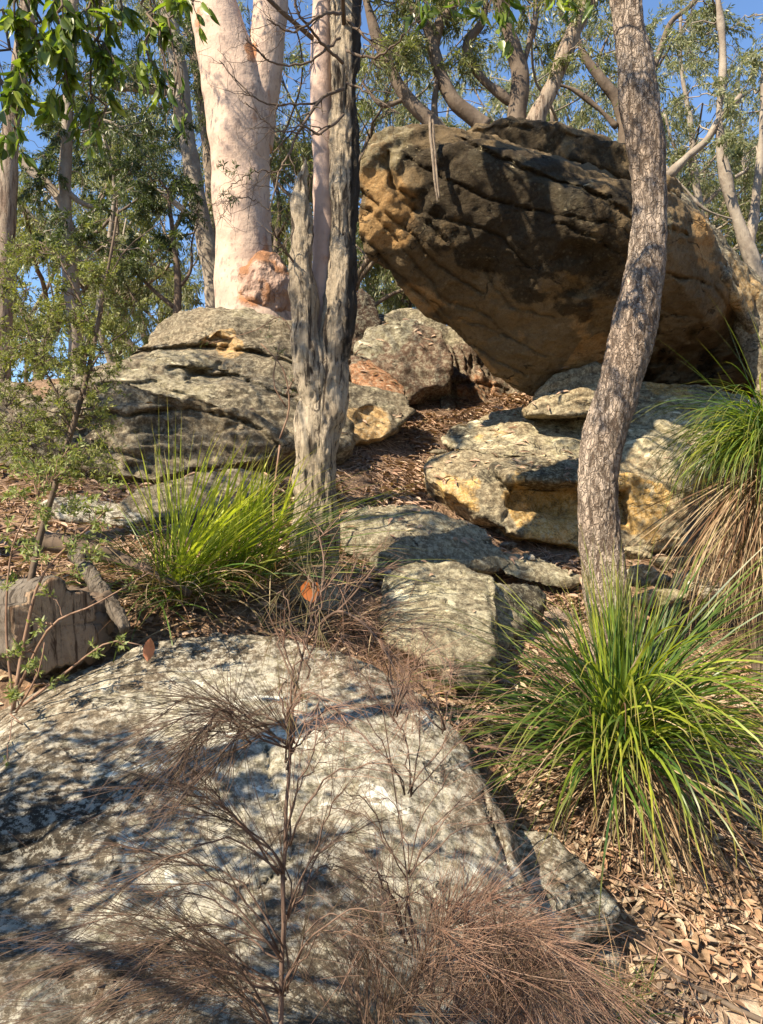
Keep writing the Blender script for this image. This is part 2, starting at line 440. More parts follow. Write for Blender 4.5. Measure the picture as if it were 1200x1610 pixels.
def bark_mat(name, a, c, crack, kind='rough', vs=14.0, bump=.02, patch=None):
    m, nt = newmat(name); b = NB(nt)
    geo = b.n('ShaderNodeNewGeometry'); pos = geo.outputs['Position']
    n1 = b.noise(pos, 2.2, 4); n3 = b.noise(pos, 60, 6, .7)
    if kind == 'rough':       # chunky plates
        wn_ = b.n('ShaderNodeTexNoise'); b.l(pos, wn_.inputs['Vector']); wn_.inputs['Scale'].default_value = 16; wn_.inputs['Detail'].default_value = 4
        wv = b.n('ShaderNodeVectorMath', operation='MULTIPLY_ADD'); b.l(wn_.outputs['Color'], wv.inputs[0])
        wv.inputs[1].default_value = (.06, .06, .09); b.l(pos, wv.inputs[2])
        q = b.scl(wv.outputs[0], 1, 1, .40)
        d = b.vor(q, vs, 'DISTANCE_TO_EDGE'); f1 = b.noise(b.scl(pos, 1, 1, .33), 34, 8, .7, .6)
        e = b.ramp(d, .0, .13); rg = b.ramp(f1, .36, .52)
        cm = b.math('MULTIPLY', b.math('ADD', .35, b.math('MULTIPLY', e, .65)), rg)
        col = b.mix(b.ramp(n1, .35, .65), a, c)
        col = b.mix(b.ramp(cm, .05, .75, 1, 0), col, crack)
        col = b.mix(b.ramp(n3, .35, .6, .5, 0), col, crack)
        h = b.math('ADD', b.math('ADD', cm, b.math('MULTIPLY', f1, .8)), b.math('MULTIPLY', n3, .45))
        nn = b.bump(h, 1.0, bump)
    elif kind == 'fibre':     # long torn vertical strips
        q = b.scl(pos, 1, 1, .12)
        f1 = b.noise(q, 26, 6, .65, .8); f2 = b.noise(q, 70, 4, .6)
        col = b.mix(b.ramp(n1, .35, .65), a, c)
        f5 = b.noise(b.scl(pos, 1, 1, .5), 9, 10, .75, .4); f6 = b.noise(pos, 38, 8, .8)
        col = b.mix(b.ramp(f1, .38, .50, 1, 0), col, crack)
        col = b.mix(b.ramp(f5, .38, .48, .6, 0), col, tuple(x_ * 2.4 for x_ in crack))
        col = b.mix(b.ramp(f6, .38, .50, .35, 0), col, crack)
        h = b.math('ADD', b.math('ADD', f1, b.math('MULTIPLY', f5, 1.0)), b.math('MULTIPLY', b.math('ADD', f2, f6), .4))
        cs = b.ramp(b.math('ADD', b.attr('side_shade'), b.math('MULTIPLY', b.math('SUBTRACT', f5, .5), 1.4)), .40, .62)  # darkens the bark where shade is painted on one side
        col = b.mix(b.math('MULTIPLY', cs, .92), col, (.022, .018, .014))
        nn = b.bump(h, 1.0, bump)
    else:                      # smooth skin with patches
        q = b.scl(pos, 1, 1, .45)
        f1 = b.noise(q, 11, 5, .6, .3); f2 = b.noise(pos, 5, 5, .6); f4 = b.noise(q, 30, 3, .5)
        col = b.mix(b.ramp(f2, .35, .65), a, c)
        col = b.mix(b.ramp(f1, .58, .64, 0, .75), col, patch or crack)
        col = b.mix(b.ramp(f4, .60, .66, 0, .5), col, tuple(x_ * .8 for x_ in (patch or crack)))
        rs = b.ramp(b.math('ADD', b.attr('rust'), b.math('MULTIPLY', b.math('SUBTRACT', f2, .5), 1.2)), .45, .75)
        col = b.mix(b.math('MULTIPLY', rs, .85), col, crack)
        h = b.math('ADD', b.math('MULTIPLY', f2, 1.5), b.math('ADD', b.math('MULTIPLY', f1, .6), b.math('MULTIPLY', n3, b.math('ADD', .08, rs))))
        nn = b.bump(h, .8, bump)
    b.out(b.pbr(col, .85, nn, .2))
    return m
B_ROUGH = bark_mat('plated rough bark', (.36, .28, .215), (.44, .36, .285), (.13, .092, .066), 'rough', 38, .016)
B_PAPER = bark_mat('torn grey bark', (.49, .41, .30), (.36, .295, .21), (.05, .038, .028), 'fibre', bump=.03)
B_PINK = bark_mat('smooth pink bark', (.50, .375, .285), (.41, .305, .24), (.38, .16, .06), 'smooth', bump=.02, patch=(.25, .185, .15))
B_PINKP = bark_mat('pale pink bark', (.47, .345, .275), (.40, .30, .25), (.36, .20, .12), 'smooth', bump=.012, patch=(.42, .31, .25))
B_GREY = bark_mat('grey gum bark', (.20, .165, .13), (.29, .25, .20), (.12, .09, .07), 'smooth', bump=.02, patch=(.18, .14, .11))
B_BURL = bark_mat('crusty burl bark', (.40, .28, .21), (.32, .21, .16), (.38, .18, .08), 'smooth', bump=.06, patch=(.24, .14, .10))
B_BROWN = bark_mat('brown gum bark', (.10, .075, .056), (.155, .12, .09), (.05, .035, .025), 'smooth', bump=.02, patch=(.11, .08, .06))
B_STRIP = bark_mat('stringy gum bark', (.24, .19, .14), (.31, .25, .19), (.10, .07, .05), 'fibre', bump=.02)
B_DARK = bark_mat('dark twig bark', (.10, .075, .055), (.15, .11, .08), (.05, .04, .03), 'smooth', bump=.005)
B_TWIG = bark_mat('reddish twig bark', (.20, .12, .08), (.26, .17, .12), (.10, .06, .04), 'smooth', bump=.003)
B_WOOD = bark_mat('weathered cut wood', (.27, .235, .19), (.18, .15, .12), (.05, .04, .03), 'fibre', bump=.03)
B_CUT = bark_mat('sawn wood end', (.50, .36, .24), (.36, .26, .18), (.09, .055, .035), 'fibre', bump=.03)

# ------------------------------------------------------------------ ground
GP = [(1100, 1600, 2.4), (950, 1600, 2.35), (1200, 1450, 2.9), (1000, 1480, 2.55), (980, 1250, 3.3), (960, 1045, 4.5), (1150, 1100, 4.4),
      (1190, 1000, 5), (860, 970, 5.0), (830, 905, 5.5), (780, 880, 5.6), (720, 850, 5.7), (700, 800, 6.1), (640, 725, 6.8), (720, 655, 7.8), (800, 625, 8.6),
      (580, 692, 6.8), (560, 740, 6.2), (560, 780, 5.6), (300, 800, 5.0), (120, 780, 5.2), (150, 745, 5.7), (0, 780, 5), (330, 960, 3.8),
      (450, 935, 4.2), (600, 1055, 3.9), (700, 1075, 3.8), (250, 930, 3.9), (100, 900, 3.9), (0, 1000, 3.4), (0, 1160, 3.0), (680, 1110, 3.5),
      (800, 1170, 3.4), (850, 1370, 2.8), (910, 1500, 2.4), (540, 900, 4.7), (1080, 1300, 3.2), (1080, 960, 5.3), (920, 900, 5.6), (1100, 880, 6.0), (990, 905, 5.5)]
gp = [tuple(P(*p)) for p in GP] + [
    (0, 0, 0), (-2, 0, .05), (2, 0, -.1), (-1.5, 1.5, .1), (0, 1.0, .05), (-.4, 2.3, .1), (.5, 1.9, .0), (3, 3, .3), (4, 6, 1.3), (6, 4, .6), (-3, 3, .9), (-4, 6, 2.1), (-6, 3, 1.2),
    (-3, 8, 3.1), (0, 9.2, 3.3), (3, 9.5, 3.3), (6, 8, 2.4), (-6, 9, 3.0), (0, 12, 3.4), (-8, 12, 3.2), (8, 12, 3.0), (0, 20, 3.0), (-15, 20, 2.6), (15, 20, 2.6),
    (0, 40, 1.5), (-30, 40, 1), (30, 40, 1), (0, 120, -2), (-120, 100, -3), (120, 100, -3), (-120, 0, -2), (120, 0, -4), (0, -120, -6), (0, -10, -.8), (-10, -5, 0), (10, -5, -1),
    (-2.5, 5.5, 1.9), (1.2, 6.3, 1.5), (2.4, 6.5, 1.5)]
gp = np.array(gp)
_d = np.linalg.norm(gp[:, None, :2] - gp[None, :, :2], axis=-1)
_w = np.linalg.solve(_d + np.eye(len(gp)) * 0.0 - 1e-3 * np.eye(len(gp)), gp[:, 2] - 1.0)

def G(x, y):
    x = np.atleast_1d(np.asarray(x, float)); y = np.atleast_1d(np.asarray(y, float))
    sh = x.shape
    q = np.stack([x.ravel(), y.ravel()], 1)
    r = np.zeros(len(q))
    for a in range(0, len(q), 20000):
        qq = q[a:a + 20000]
        d = np.sqrt(((qq[:, None] - gp[None, :, :2]) ** 2).sum(-1) + .01)
        r[a:a + 20000] = d @ _w + 1.0
    n = np.c_[q, np.zeros(len(q))]
    r += .035 * fbm(n * 1.7, 3, 5) + .012 * fbm(n * 9, 2, 9)
    return r.reshape(sh)

def pathmask(x, y):
    d = np.sqrt(((x - 1.5) / .75) ** 2 + ((y - 1.9) / .6) ** 2)
    d2 = np.sqrt(((x - 1.0) / .45) ** 2 + ((y - 4.9) / .35) ** 2)
    return np.maximum(sstep(1.3, .7, d), .8 * sstep(1.3, .6, d2))

def build_ground():
    n = 420
    t = np.linspace(-1, 1, n)
    gx = np.sinh(t * 5.2) / math.sinh(5.2) * 400
    gy = 3.5 + gx
    X, Y = np.meshgrid(gx, gy, indexing='ij')
    Z = G(X, Y)
    V = np.stack([X, Y, Z], -1).reshape(-1, 3)
    i = np.arange(n - 1)[:, None] * n + np.arange(n - 1)[None]
    Fc = np.stack([i, i + n, i + n + 1, i + 1], -1).reshape(-1, 4)
    o = mk('ground', V, Fc, M_GROUND, attrs={'path': pathmask(V[:, 0], V[:, 1])})
    tag(o, 'sloping bush ground of brown soil rising between the rocks', 'ground', kind='structure')
build_ground()

# ------------------------------------------------------------------ rocks
ROCKS = []
def rock(name, label, hulls, mat, vox=.03, smooth=5, amp=(.06, .025, .008), strata=((0, .1, 1), 5.0, .02), dents=(), cracks=(), paint=None, cat='rock', seed=0, group=None, ochre_under=.0, pale0=.0):
    bm = bmesh.new()
    for h in hulls:
        vs = [bm.verts.new(tuple(P(*p)) if len(p) == 3 else tuple(p[:3])) for p in h]
        r = bmesh.ops.convex_hull(bm, input=vs)
        junk = [v for v in vs if v.is_valid and not v.link_faces]
        bmesh.ops.delete(bm, geom=junk, context='VERTS')
    bmesh.ops.recalc_face_normals(bm, faces=bm.faces)
    me = bpy.data.meshes.new('tmp'); bm.to_mesh(me); bm.free()
    o = bpy.data.objects.new('tmp', me); COL.objects.link(o)
    md = o.modifiers.new('r', 'REMESH'); md.mode = 'VOXEL'; md.voxel_size = vox
    ms = o.modifiers.new('s', 'SMOOTH'); ms.factor = .5; ms.iterations = smooth
    dg = bpy.context.evaluated_depsgraph_get()
    ev = o.evaluated_get(dg); m2 = bpy.data.meshes.new_from_object(ev)
    nv = len(m2.vertices)
    V = np.empty(nv * 3, np.float32); m2.vertices.foreach_get('co', V); V = V.reshape(-1, 3).astype(float)
    N = np.empty(nv * 3, np.float32); m2.vertex_normals.foreach_get('vector', N); N = N.reshape(-1, 3).astype(float)
    # layered profile: terraces along the bedding normal
    bn, fr, sa = strata
    bn = nrm(np.array(bn, float))
    V0 = V.copy()
    h = V @ bn + .10 * fbm(V * 1.3 + seed, 3, 11 + seed)
    k = h * fr
    lay = noise(np.c_[k * 1.0, np.full(nv, seed * 3.3), V @ np.array((.35, .2, 0))], 20) + .6 * noise(np.c_[k * 2.7, np.full(nv, seed + 9.), V @ np.array((.6, .3, 0))], 21)
    lay = np.sign(lay) * np.abs(lay) ** .6
    side = 1 - np.abs(N @ bn) ** 2
    ridged = 1 - 2 * np.abs(fbm(V * 3.1 + seed, 3, 30 + seed))
    D = amp[0] * fbm(V * 1.1 + seed * 1.7, 3, 1 + seed) + amp[1] * fbm(V * 4.3 + seed, 4, 4 + seed) + amp[1] * .5 * ridged + amp[2] * fbm(V * 17., 3, 8) + sa * lay * (.25 + .75 * side)
    V = V + N * D[:, None]
    view = V0 - np.array((0, 0, CAM_Z))
    facing = (N * view).sum(1) < 0
    vd = nrm(view)
    for (c, r, dep) in dents:
        c = P(*c); wob = 1 + .35 * fbm(V0 * 4 + 3, 3, 50)
        d = np.linalg.norm(V0 - c, axis=1) * wob
        V = V + vd * (dep * sstep(1.0, .45, d / r))[:, None]
    px = 600 + V[:, 0] / V[:, 1] * F; py = 805 - (V[:, 2] - CAM_Z) / V[:, 1] * F
    wx = px + 5 * noise(V0 * 7, 60); wy = py + 5 * noise(V0 * 7, 61)
    for (line, wd, dep) in cracks:
        best = np.full(nv, 1e9)
        for (x0, y0), (x1, y1) in zip(line[:-1], line[1:]):
            L2 = (x1 - x0) ** 2 + (y1 - y0) ** 2
            t = np.clip(((wx - x0) * (x1 - x0) + (wy - y0) * (y1 - y0)) / L2, 0, 1)
            best = np.minimum(best, np.hypot(wx - x0 - t * (x1 - x0), wy - y0 - t * (y1 - y0)))
        V = V + vd * (facing * dep * sstep(wd, 0, best))[:, None]
    A = {'stain_shade': np.zeros(nv), 'ochre': np.zeros(nv), 'pale': np.zeros(nv)}
    A['ochre'] += ochre_under * sstep(.1, -.5, N[:, 2]); A['pale'] += pale0
    wob = fbm(V0 * 3 + 7, 4, 70)
    for ch, lst in (paint or {}).items():
        for (c, r, s) in lst:
            d = np.linalg.norm(V0 - P(*c), axis=1) / r
            A[ch] += s * sstep(1.15, .45, d + .45 * wob)
    base = np.array((V[:, 0].mean(), V[:, 1].mean(), V[:, 2].min()))
    nf = len(m2.polygons)
    Fc = np.empty(nf * 4, np.int32)
    m2.loops.foreach_get('vertex_index', Fc) if len(m2.loops) == nf * 4 else None
    ob = mk(name, V, Fc.reshape(-1, 4), mat, None, base, attrs=A)
    tag(ob, label, cat, group)
    bpy.data.objects.remove(o); bpy.data.meshes.remove(me); bpy.data.meshes.remove(m2)
    ROCKS.append(ob)
    return ob

rock('foreground_boulder', 'broad low pale lichened sandstone boulder filling the foreground behind the feathery sapling',
     [[(-60, 1230, 2.9), (30, 1110, 3.15), (150, 1040, 3.3), (240, 1000, 3.4), (340, 990, 3.45), (450, 1008, 3.4), (560, 1045, 3.25), (660, 1095, 3.1), (715, 1150, 2.95),
       (762, 1240, 2.72), (790, 1330, 2.5), (835, 1440, 2.25), (880, 1520, 2.08), (905, 1610, 1.95), (600, 1700, 1.55), (200, 1700, 1.5), (-300, 1600, 1.6), (-400, 1400, 2.2),
       (300, 1250, 2.35), (500, 1400, 2.0), (100, 1400, 2.1),
       (-1.7, 3.0, .2, 0), (.1, 3.6, .2, 0), (.75, 2.0, -.25, 0), (.1, 1.3, -.25, 0), (-1.5, 1.2, -.2, 0), (.5, 2.9, .2, 0)]],
     M_FRONT, .014, 14, (.05, .009, .006), ((-.05, -.35, 1), 9, .016), seed=1, pale0=.25,
     cracks=[([(760, 1250), (790, 1330), (800, 1370)], 7, .05), ([(420, 1180), (430, 1250), (455, 1300), (455, 1350), (405, 1400)], 6, .035), ([(0, 1245), (60, 1225), (110, 1190)], 5, .02),
             ([(500, 1240), (505, 1330), (580, 1380), (600, 1400)], 5, .02), ([(170, 1092), (220, 1083), (250, 1095)], 6, .02), ([(400, 1060), (460, 1055)], 4, .015),
             ([(150, 1560), (260, 1490), (330, 1450)], 9, .03), ([(0, 1345), (60, 1320), (100, 1260)], 5, .02), ([(560, 1380), (600, 1420), (640, 1440), (655, 1500)], 4, .018), ([(680, 1200), (700, 1260), (690, 1330)], 3, .012), ([(240, 1130), (330, 1120), (420, 1140)], 3, .010), ([(300, 1330), (360, 1360), (370, 1430)], 3, .014), ([(120, 1290), (200, 1300), (290, 1270)], 3, .012), ([(850, 1420), (870, 1480), (920, 1560)], 5, .02)],
     dents=[((30, 1420, 2.0), .3, .07), ((180, 1560, 1.75), .22, .06), ((640, 1500, 1.95), .3, .05)],
     paint={'stain_shade': [((60, 1350, 2.2), .35, .8), ((430, 990, 3.4), .5, .5), ((180, 1560, 1.7), .25, .6), ((330, 1290, 2.4), .3, .5), ((750, 1150, 2.9), .3, .4)],
            'pale': [((330, 1150, 2.8), .5, .6), ((440, 1180, 2.6), .35, .9), ((600, 1190, 2.7), .3, .9), ((300, 1420, 2.1), .35, .6), ((650, 1370, 2.3), .3, .6)],
            'ochre': [((210, 1082, 3.0), .13, .6), ((180, 1590, 1.7), .2, .6), ((470, 1350, 2.2), .14, .4)]})
rock('broken_slab', 'flat broken sandstone slab with a white patch, right of the foreground boulder',
     [[(785, 1300, 2.75), (865, 1305, 2.8), (930, 1370, 2.65), (978, 1432, 2.5), (955, 1455, 2.42), (885, 1490, 2.3), (845, 1430, 2.4), (800, 1360, 2.6),
       (790, 1340, 2.75), (930, 1400, 2.75), (960, 1470, 2.5), (890, 1505, 2.36), (850, 1480, 2.4)]],
     M_FRONT, .010, 5, (.012, .010, .004), ((0, -.3, 1), 20, .006), seed=2, pale0=.3,
     paint={'pale': [((855, 1415, 2.45), .07, 1.2)], 'stain_shade': [((930, 1400, 2.6), .15, .4)]})
rock('low_rock', 'small buried rock under the broken slab beside the leaf litter',
     [[(860, 1490, 2.45), (930, 1475, 2.5), (975, 1490, 2.5), (960, 1530, 2.35), (880, 1560, 2.2), (860, 1600, 2.2), (.5, 2.6, -.1, 0), (.75, 2.3, -.15, 0), (.45, 2.2, -.15, 0)]],
     M_FRONT, .012, 5, (.01, .01, .004), seed=3)
rock('mid_boulder', 'rounded olive grey boulder with a dark right face, in the middle between the two trunks',
     [[(592, 930, 4.35), (605, 900, 4.5), (645, 880, 4.6), (705, 880, 4.65), (775, 908, 4.55), (768, 935, 4.4), (782, 1030, 3.85), (700, 1045, 3.68), (610, 1000, 3.88), (590, 970, 4.1),
       (720, 1080, 3.7), (.3, 4.6, .5, 0), (0, 4.6, .5, 0), (.62, 4.3, .5, 0)],
      [(770, 912, 4.6), (835, 922, 4.8), (860, 938, 4.8), (845, 970, 4.75), (800, 1010, 4.55), (775, 1030, 4.25), (790, 960, 4.5), (.8, 5.0, .6, 0), (.55, 4.9, .6, 0)]],
     M_MID, .014, 9, (.04, .018, .006), ((.1, .2, 1), 6, .012), seed=4, pale0=.35,
     cracks=[([(768, 915), (775, 960), (785, 1030)], 7, .035)],
     paint={'stain_shade': [((820, 960, 4.7), .2, 1.4), ((640, 885, 4.6), .12, .5)], 'pale': [((705, 945, 4.3), .12, 1.0), ((640, 940, 4.3), .2, .3)]})  # large dark spot paints shade onto the right face; the other is stain
rock('dark_flat_rock', 'low shaded grey rock lying just in front of the rounded middle boulder',
     [[(690, 1035, 3.85), (770, 1040, 3.8), (790, 1055, 3.7), (700, 1065, 3.6), (690, 1080, 3.6), (780, 1090, 3.7)]], M_OUT, .012, 4, (.01, .01, .004), seed=5)
rock('step_slab', 'long low grey slab crossing the gully just above the rounded middle boulder',
     [[(530, 830, 5.0), (545, 797, 5.3), (650, 795, 5.4), (765, 830, 5.45), (805, 885, 5.2), (790, 900, 5.1), (720, 890, 4.95), (640, 872, 4.9), (540, 868, 4.85), (600, 900, 4.9),
       (.6, 5.5, 1.0, 0), (-.3, 5.5, 1.1, 0)]],
     M_MID, .018, 4, (.025, .014, .005), ((.2, .25, 1), 9, .018), seed=6, pale0=.3,
     paint={'stain_shade': [((570, 860, 4.9), .2, .5), ((790, 885, 5.1), .15, .6)]})
rock('thin_slab', 'thin tilted slab poking out of the litter below the yellow ledge',
     [[(760, 860, 5.3), (830, 868, 5.5), (920, 905, 5.4), (925, 915, 5.3), (850, 900, 5.2), (790, 905, 5.1), (860, 925, 5.2), (900, 930, 5.3)]],
     M_MID, .016, 3, (.015, .01, .004), ((.2, .2, 1), 12, .01), seed=7, pale0=.4)
rock('yellow_ledge', 'undercut yellow sandstone ledge with a hollow lit gold, behind the curved rough trunk',
     [[(668, 735, 6.1), (680, 715, 6.4), (740, 712, 6.5), (790, 722, 6.3), (796, 760, 6.0), (790, 830, 5.75), (700, 770, 5.85), (672, 755, 6.0), (760, 815, 5.8), (.4, 6.9, 1.6, 0), (1.1, 6.9, 1.5, 0)],
      [(760, 715, 6.5), (920, 728, 6.3), (1000, 735, 6.3), (1000, 765, 5.95), (900, 758, 5.7), (800, 752, 5.75), (780, 738, 5.9), (1.0, 7.3, 1.7, 0), (2.2, 7.3, 1.7, 0)],
      [(790, 745, 6.15), (900, 745, 6.15), (1080, 760, 6.3), (1080, 860, 6.2), (920, 862, 6.05), (870, 858, 6.02), (795, 820, 6.1), (1.0, 7.2, 1.3, 0), (2.4, 7.3, 1.3, 0)],
      [(775, 800, 5.85), (800, 838, 5.72), (860, 852, 5.78), (920, 862, 5.85), (1000, 868, 5.9), (1085, 858, 6.0), (1080, 838, 6.1), (930, 842, 6.0), (850, 835, 5.95), (1.0, 7.0, 1.25, 0), (2.4, 7.0, 1.25, 0)],
      [(985, 745, 5.95), (1040, 760, 5.9), (1085, 800, 5.9), (1080, 850, 5.95), (1000, 855, 5.9), (2.0, 7.0, 1.4, 0), (2.5, 7.0, 1.4, 0)]],
     M_LEDGE, .016, 4, (.03, .022, .007), ((0, .1, 1), 9, .02), seed=8,
     dents=[((865, 795, 6.0), .22, .12), ((830, 770, 6.0), .12, .06)], cracks=[([(790, 765), (800, 800), (785, 850)], 6, .03)],
     paint={'ochre': [((720, 765, 5.9), .28, .75), ((850, 800, 6.0), .42, 1.2), ((1000, 780, 6.0), .4, 1.1), ((900, 850, 5.9), .3, .8)],
            'stain_shade': [((775, 740, 6.0), .2, 1.0), ((860, 735, 5.9), .3, 1.1), ((780, 830, 5.8), .14, 1.0), ((672, 740, 6.0), .08, .8), ((1040, 745, 6), .2, .5)],
            'pale': [((1040, 850, 5.95), .3, 1.0), ((735, 740, 5.9), .2, .5)]})
rock('pale_step_rock', 'broad pale lichened sandstone step sloping right under the overhanging boulder',
     [[(695, 690, 6.6), (715, 668, 6.9), (770, 648, 7.1), (850, 642, 7.1), (960, 650, 6.9), (1000, 740, 6.1), (900, 735, 6.1), (830, 720, 6.2), (760, 715, 6.3), (700, 706, 6.45), (.9, 8.0, 2.0, 0), (2.4, 8, 1.8, 0)],
      [(900, 640, 6.9), (1000, 600, 7.0), (1130, 605, 7.0), (1180, 622, 6.8), (1165, 660, 6.5), (1090, 760, 6.0), (1060, 800, 5.9), (1000, 750, 6.0), (930, 735, 6.1), (3.3, 8, 2.2, 0), (2.7, 7, 1.4, 0), (1.5, 8, 2.0, 0)]],
     M_LEDGE, .02, 4, (.05, .025, .008), ((.18, .1, 1), 6, .035), seed=9, pale0=.55,
     cracks=[([(700, 708), (800, 722), (900, 735)], 6, .05), ([(985, 620), (1080, 645), (1160, 652)], 5, .04), ([(960, 650), (1050, 680), (1120, 700)], 4, .03)],
     paint={'ochre': [((960, 640, 6.8), .3, .6), ((1050, 610, 6.9), .3, .7), ((770, 690, 6.6), .2, .45)], 'stain_shade': [((720, 680, 6.7), .18, .8), ((1010, 740, 6.0), .25, .6), ((840, 690, 6.6), .25, .6)],
            'pale': [((1080, 680, 6.4), .5, .8)]})
rock('neck_rock', 'small rounded grey rock wedged under the lowest point of the overhang',
     [[(822, 640, 6.6), (838, 612, 6.62), (875, 586, 6.6), (935, 572, 6.6), (968, 598, 6.55), (952, 650, 6.35), (880, 654, 6.35), (830, 652, 6.45), (1.5, 8, 2.5, 0), (2.2, 8, 2.5, 0)]],
     M_LEDGE, .018, 4, (.04, .02, .006), ((-.2, .1, 1), 9, .03), seed=10, paint={'ochre': [((850, 640, 6.9), .2, .7)], 'stain_shade': [((920, 600, 7), .2, .4)]})
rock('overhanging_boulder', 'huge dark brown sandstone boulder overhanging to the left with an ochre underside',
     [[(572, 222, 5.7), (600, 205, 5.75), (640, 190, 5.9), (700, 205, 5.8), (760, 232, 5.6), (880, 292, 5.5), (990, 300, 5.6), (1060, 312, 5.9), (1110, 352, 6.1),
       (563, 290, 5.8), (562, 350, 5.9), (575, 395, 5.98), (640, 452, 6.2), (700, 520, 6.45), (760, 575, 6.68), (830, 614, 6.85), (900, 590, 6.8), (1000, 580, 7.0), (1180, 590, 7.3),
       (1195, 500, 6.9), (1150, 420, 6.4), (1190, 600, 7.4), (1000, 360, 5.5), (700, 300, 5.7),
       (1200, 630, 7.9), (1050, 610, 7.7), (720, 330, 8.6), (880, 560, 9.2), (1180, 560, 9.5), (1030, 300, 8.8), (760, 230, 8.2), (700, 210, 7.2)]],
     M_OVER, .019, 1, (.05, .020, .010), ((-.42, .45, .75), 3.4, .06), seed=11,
     dents=[((960, 540, 7.0), .55, .38), ((1080, 520, 7.0), .6, .35), ((760, 420, 6.2), .3, .12), ((660, 330, 5.9), .22, .10), ((840, 470, 6.4), .3, .1), ((920, 400, 6.0), .4, .14), ((690, 430, 6.3), .2, .08),
           ((865, 455, 6.3), .16, -.12), ((905, 480, 6.4), .13, -.12), ((830, 440, 6.2), .10, -.08), ((900, 545, 6.8), .14, -.13), ((940, 560, 6.9), .15, -.12), ((770, 400, 6.0), .10, -.08), ((780, 445, 6.3), .09, -.07), ((650, 300, 5.8), .10, -.07), ((735, 370, 6.0), .09, -.06), ((1095, 370, 6.2), .14, -.10), ((620, 270, 5.8), .12, -.08), ((700, 440, 6.3), .1, -.06)],
     cracks=[([(600, 250), (625, 300), (660, 340), (700, 380)], 9, .05), ([(580, 330), (640, 395), (700, 470), (760, 490), (800, 530)], 5, .035), ([(600, 420), (690, 480), (740, 540), (830, 590)], 4, .03), ([(760, 420), (800, 480), (870, 500)], 4, .03), ([(1050, 430), (1120, 450), (1170, 520)], 5, .04), ([(720, 215), (790, 250), (870, 285), (960, 310)], 5, .06), ([(640, 250), (740, 300), (830, 330), (960, 350)], 4, .04), ([(650, 330), (720, 350), (790, 370), (830, 420)], 4, .035), ([(570, 300), (600, 330), (650, 370), (690, 420), (760, 460)], 4, .045), ([(870, 350), (930, 370), (1000, 420), (1080, 440)], 4, .035), ([(720, 500), (780, 520), (860, 560)], 3, .025), ([(960, 450), (1010, 480), (1100, 500)], 4, .03),
             ([(610, 240), (615, 290), (650, 310)], 6, .07), ([(565, 370), (640, 440), (720, 530)], 5, .05), ([(930, 300), (1000, 345), (1080, 370)], 7, .08)],
     paint={'stain_shade': [((720, 280, 5.7), .55, 1.0), ((830, 350, 5.8), .7, 1.1), ((960, 400, 5.8), .6, .7), ((1080, 540, 7.2), .5, .9)],
            'ochre': [((600, 350, 5.9), .3, .8), ((680, 450, 6.4), .45, .75), ((780, 540, 6.9), .5, .85), ((850, 590, 7.1), .3, .9), ((960, 530, 7.0), .5, .4), ((1130, 430, 6.5), .4, .45), ((900, 470, 6.3), .3, .6), ((920, 550, 6.6), .3, .8), ((780, 420, 6.1), .2, .6), ((640, 310, 5.8), .2, .6), ((1095, 385, 6.2), .25, .8), ((600, 300, 5.8), .2, .7)],  # real ochre weathering, plus brighter spots painted where sun patches fall
            'pale': [((865, 455, 6.2), .16, 1.6), ((905, 480, 6.3), .13, 1.6), ((900, 545, 6.6), .13, 1.4), ((940, 560, 6.7), .14, 1.5), ((780, 400, 6.0), .10, 1.4), ((785, 450, 6.2), .10, 1.2), ((650, 300, 5.8), .12, 1.2), ((610, 240, 5.8), .3, .9), ((900, 300, 5.6), .2, 1.0), ((760, 240, 5.6), .12, 1.3), ((820, 270, 5.6), .12, 1.3), ((870, 292, 5.5), .12, 1.3), ((1040, 350, 5.7), .2, .8), ((1190, 470, 7), .4, .8), ((1100, 380, 6.2), .2, .6)]})  # most pale spots stand in for sun patches and the sunlit lip edge
rock('cap_rock', 'dark slab of sandstone lying across the top of the overhanging boulder',
     [[(722, 212, 6.5), (750, 196, 6.45), (800, 186, 6.4), (870, 192, 6.35), (940, 212, 6.3), (1000, 240, 6.3), (1050, 285, 6.3), (1078, 330, 6.4), (1000, 345, 6.9), (900, 320, 6.9), (820, 290, 6.9), (760, 248, 6.9),
       (1080, 320, 8.2), (900, 240, 9), (760, 240, 8.4), (850, 215, 8.5)]],
     M_OVER, .024, 4, (.06, .04, .012), ((-.3, .3, 1), 5, .045), seed=12,
     cracks=[([(780, 220), (850, 245), (930, 262), (1000, 290)], 5, .03)],
     paint={'stain_shade': [((820, 230, 6.5), .6, 1.2), ((960, 280, 6.5), .5, .8)], 'pale': [((900, 230, 6.4), .2, .4)]})
rock('rim_rock', 'tall narrow pale rock leaning against the right side of the overhang',
     [[(1052, 300, 6.3), (1060, 322, 6.1), (1112, 388, 6.2), (1160, 462, 6.5), (1197, 545, 6.8), (1225, 560, 7), (1187, 442, 6.9), (1128, 370, 6.6), (1066, 298, 6.5)],
      [(1135, 395, 6.9), (1160, 415, 6.9), (1215, 490, 6.7), (1260, 600, 6.6), (1240, 660, 6.6), (1195, 640, 6.7), (1190, 560, 6.8), (1170, 470, 6.8), (1300, 500, 8), (1300, 680, 7.5), (1200, 560, 8.5)]],
     M_OUT, .024, 5, (.05, .03, .008), ((.7, .1, .7), 5, .03), seed=13, pale0=.4, paint={'ochre': [((1160, 440, 6.6), .3, .9), ((1100, 370, 6.2), .3, .5)]})
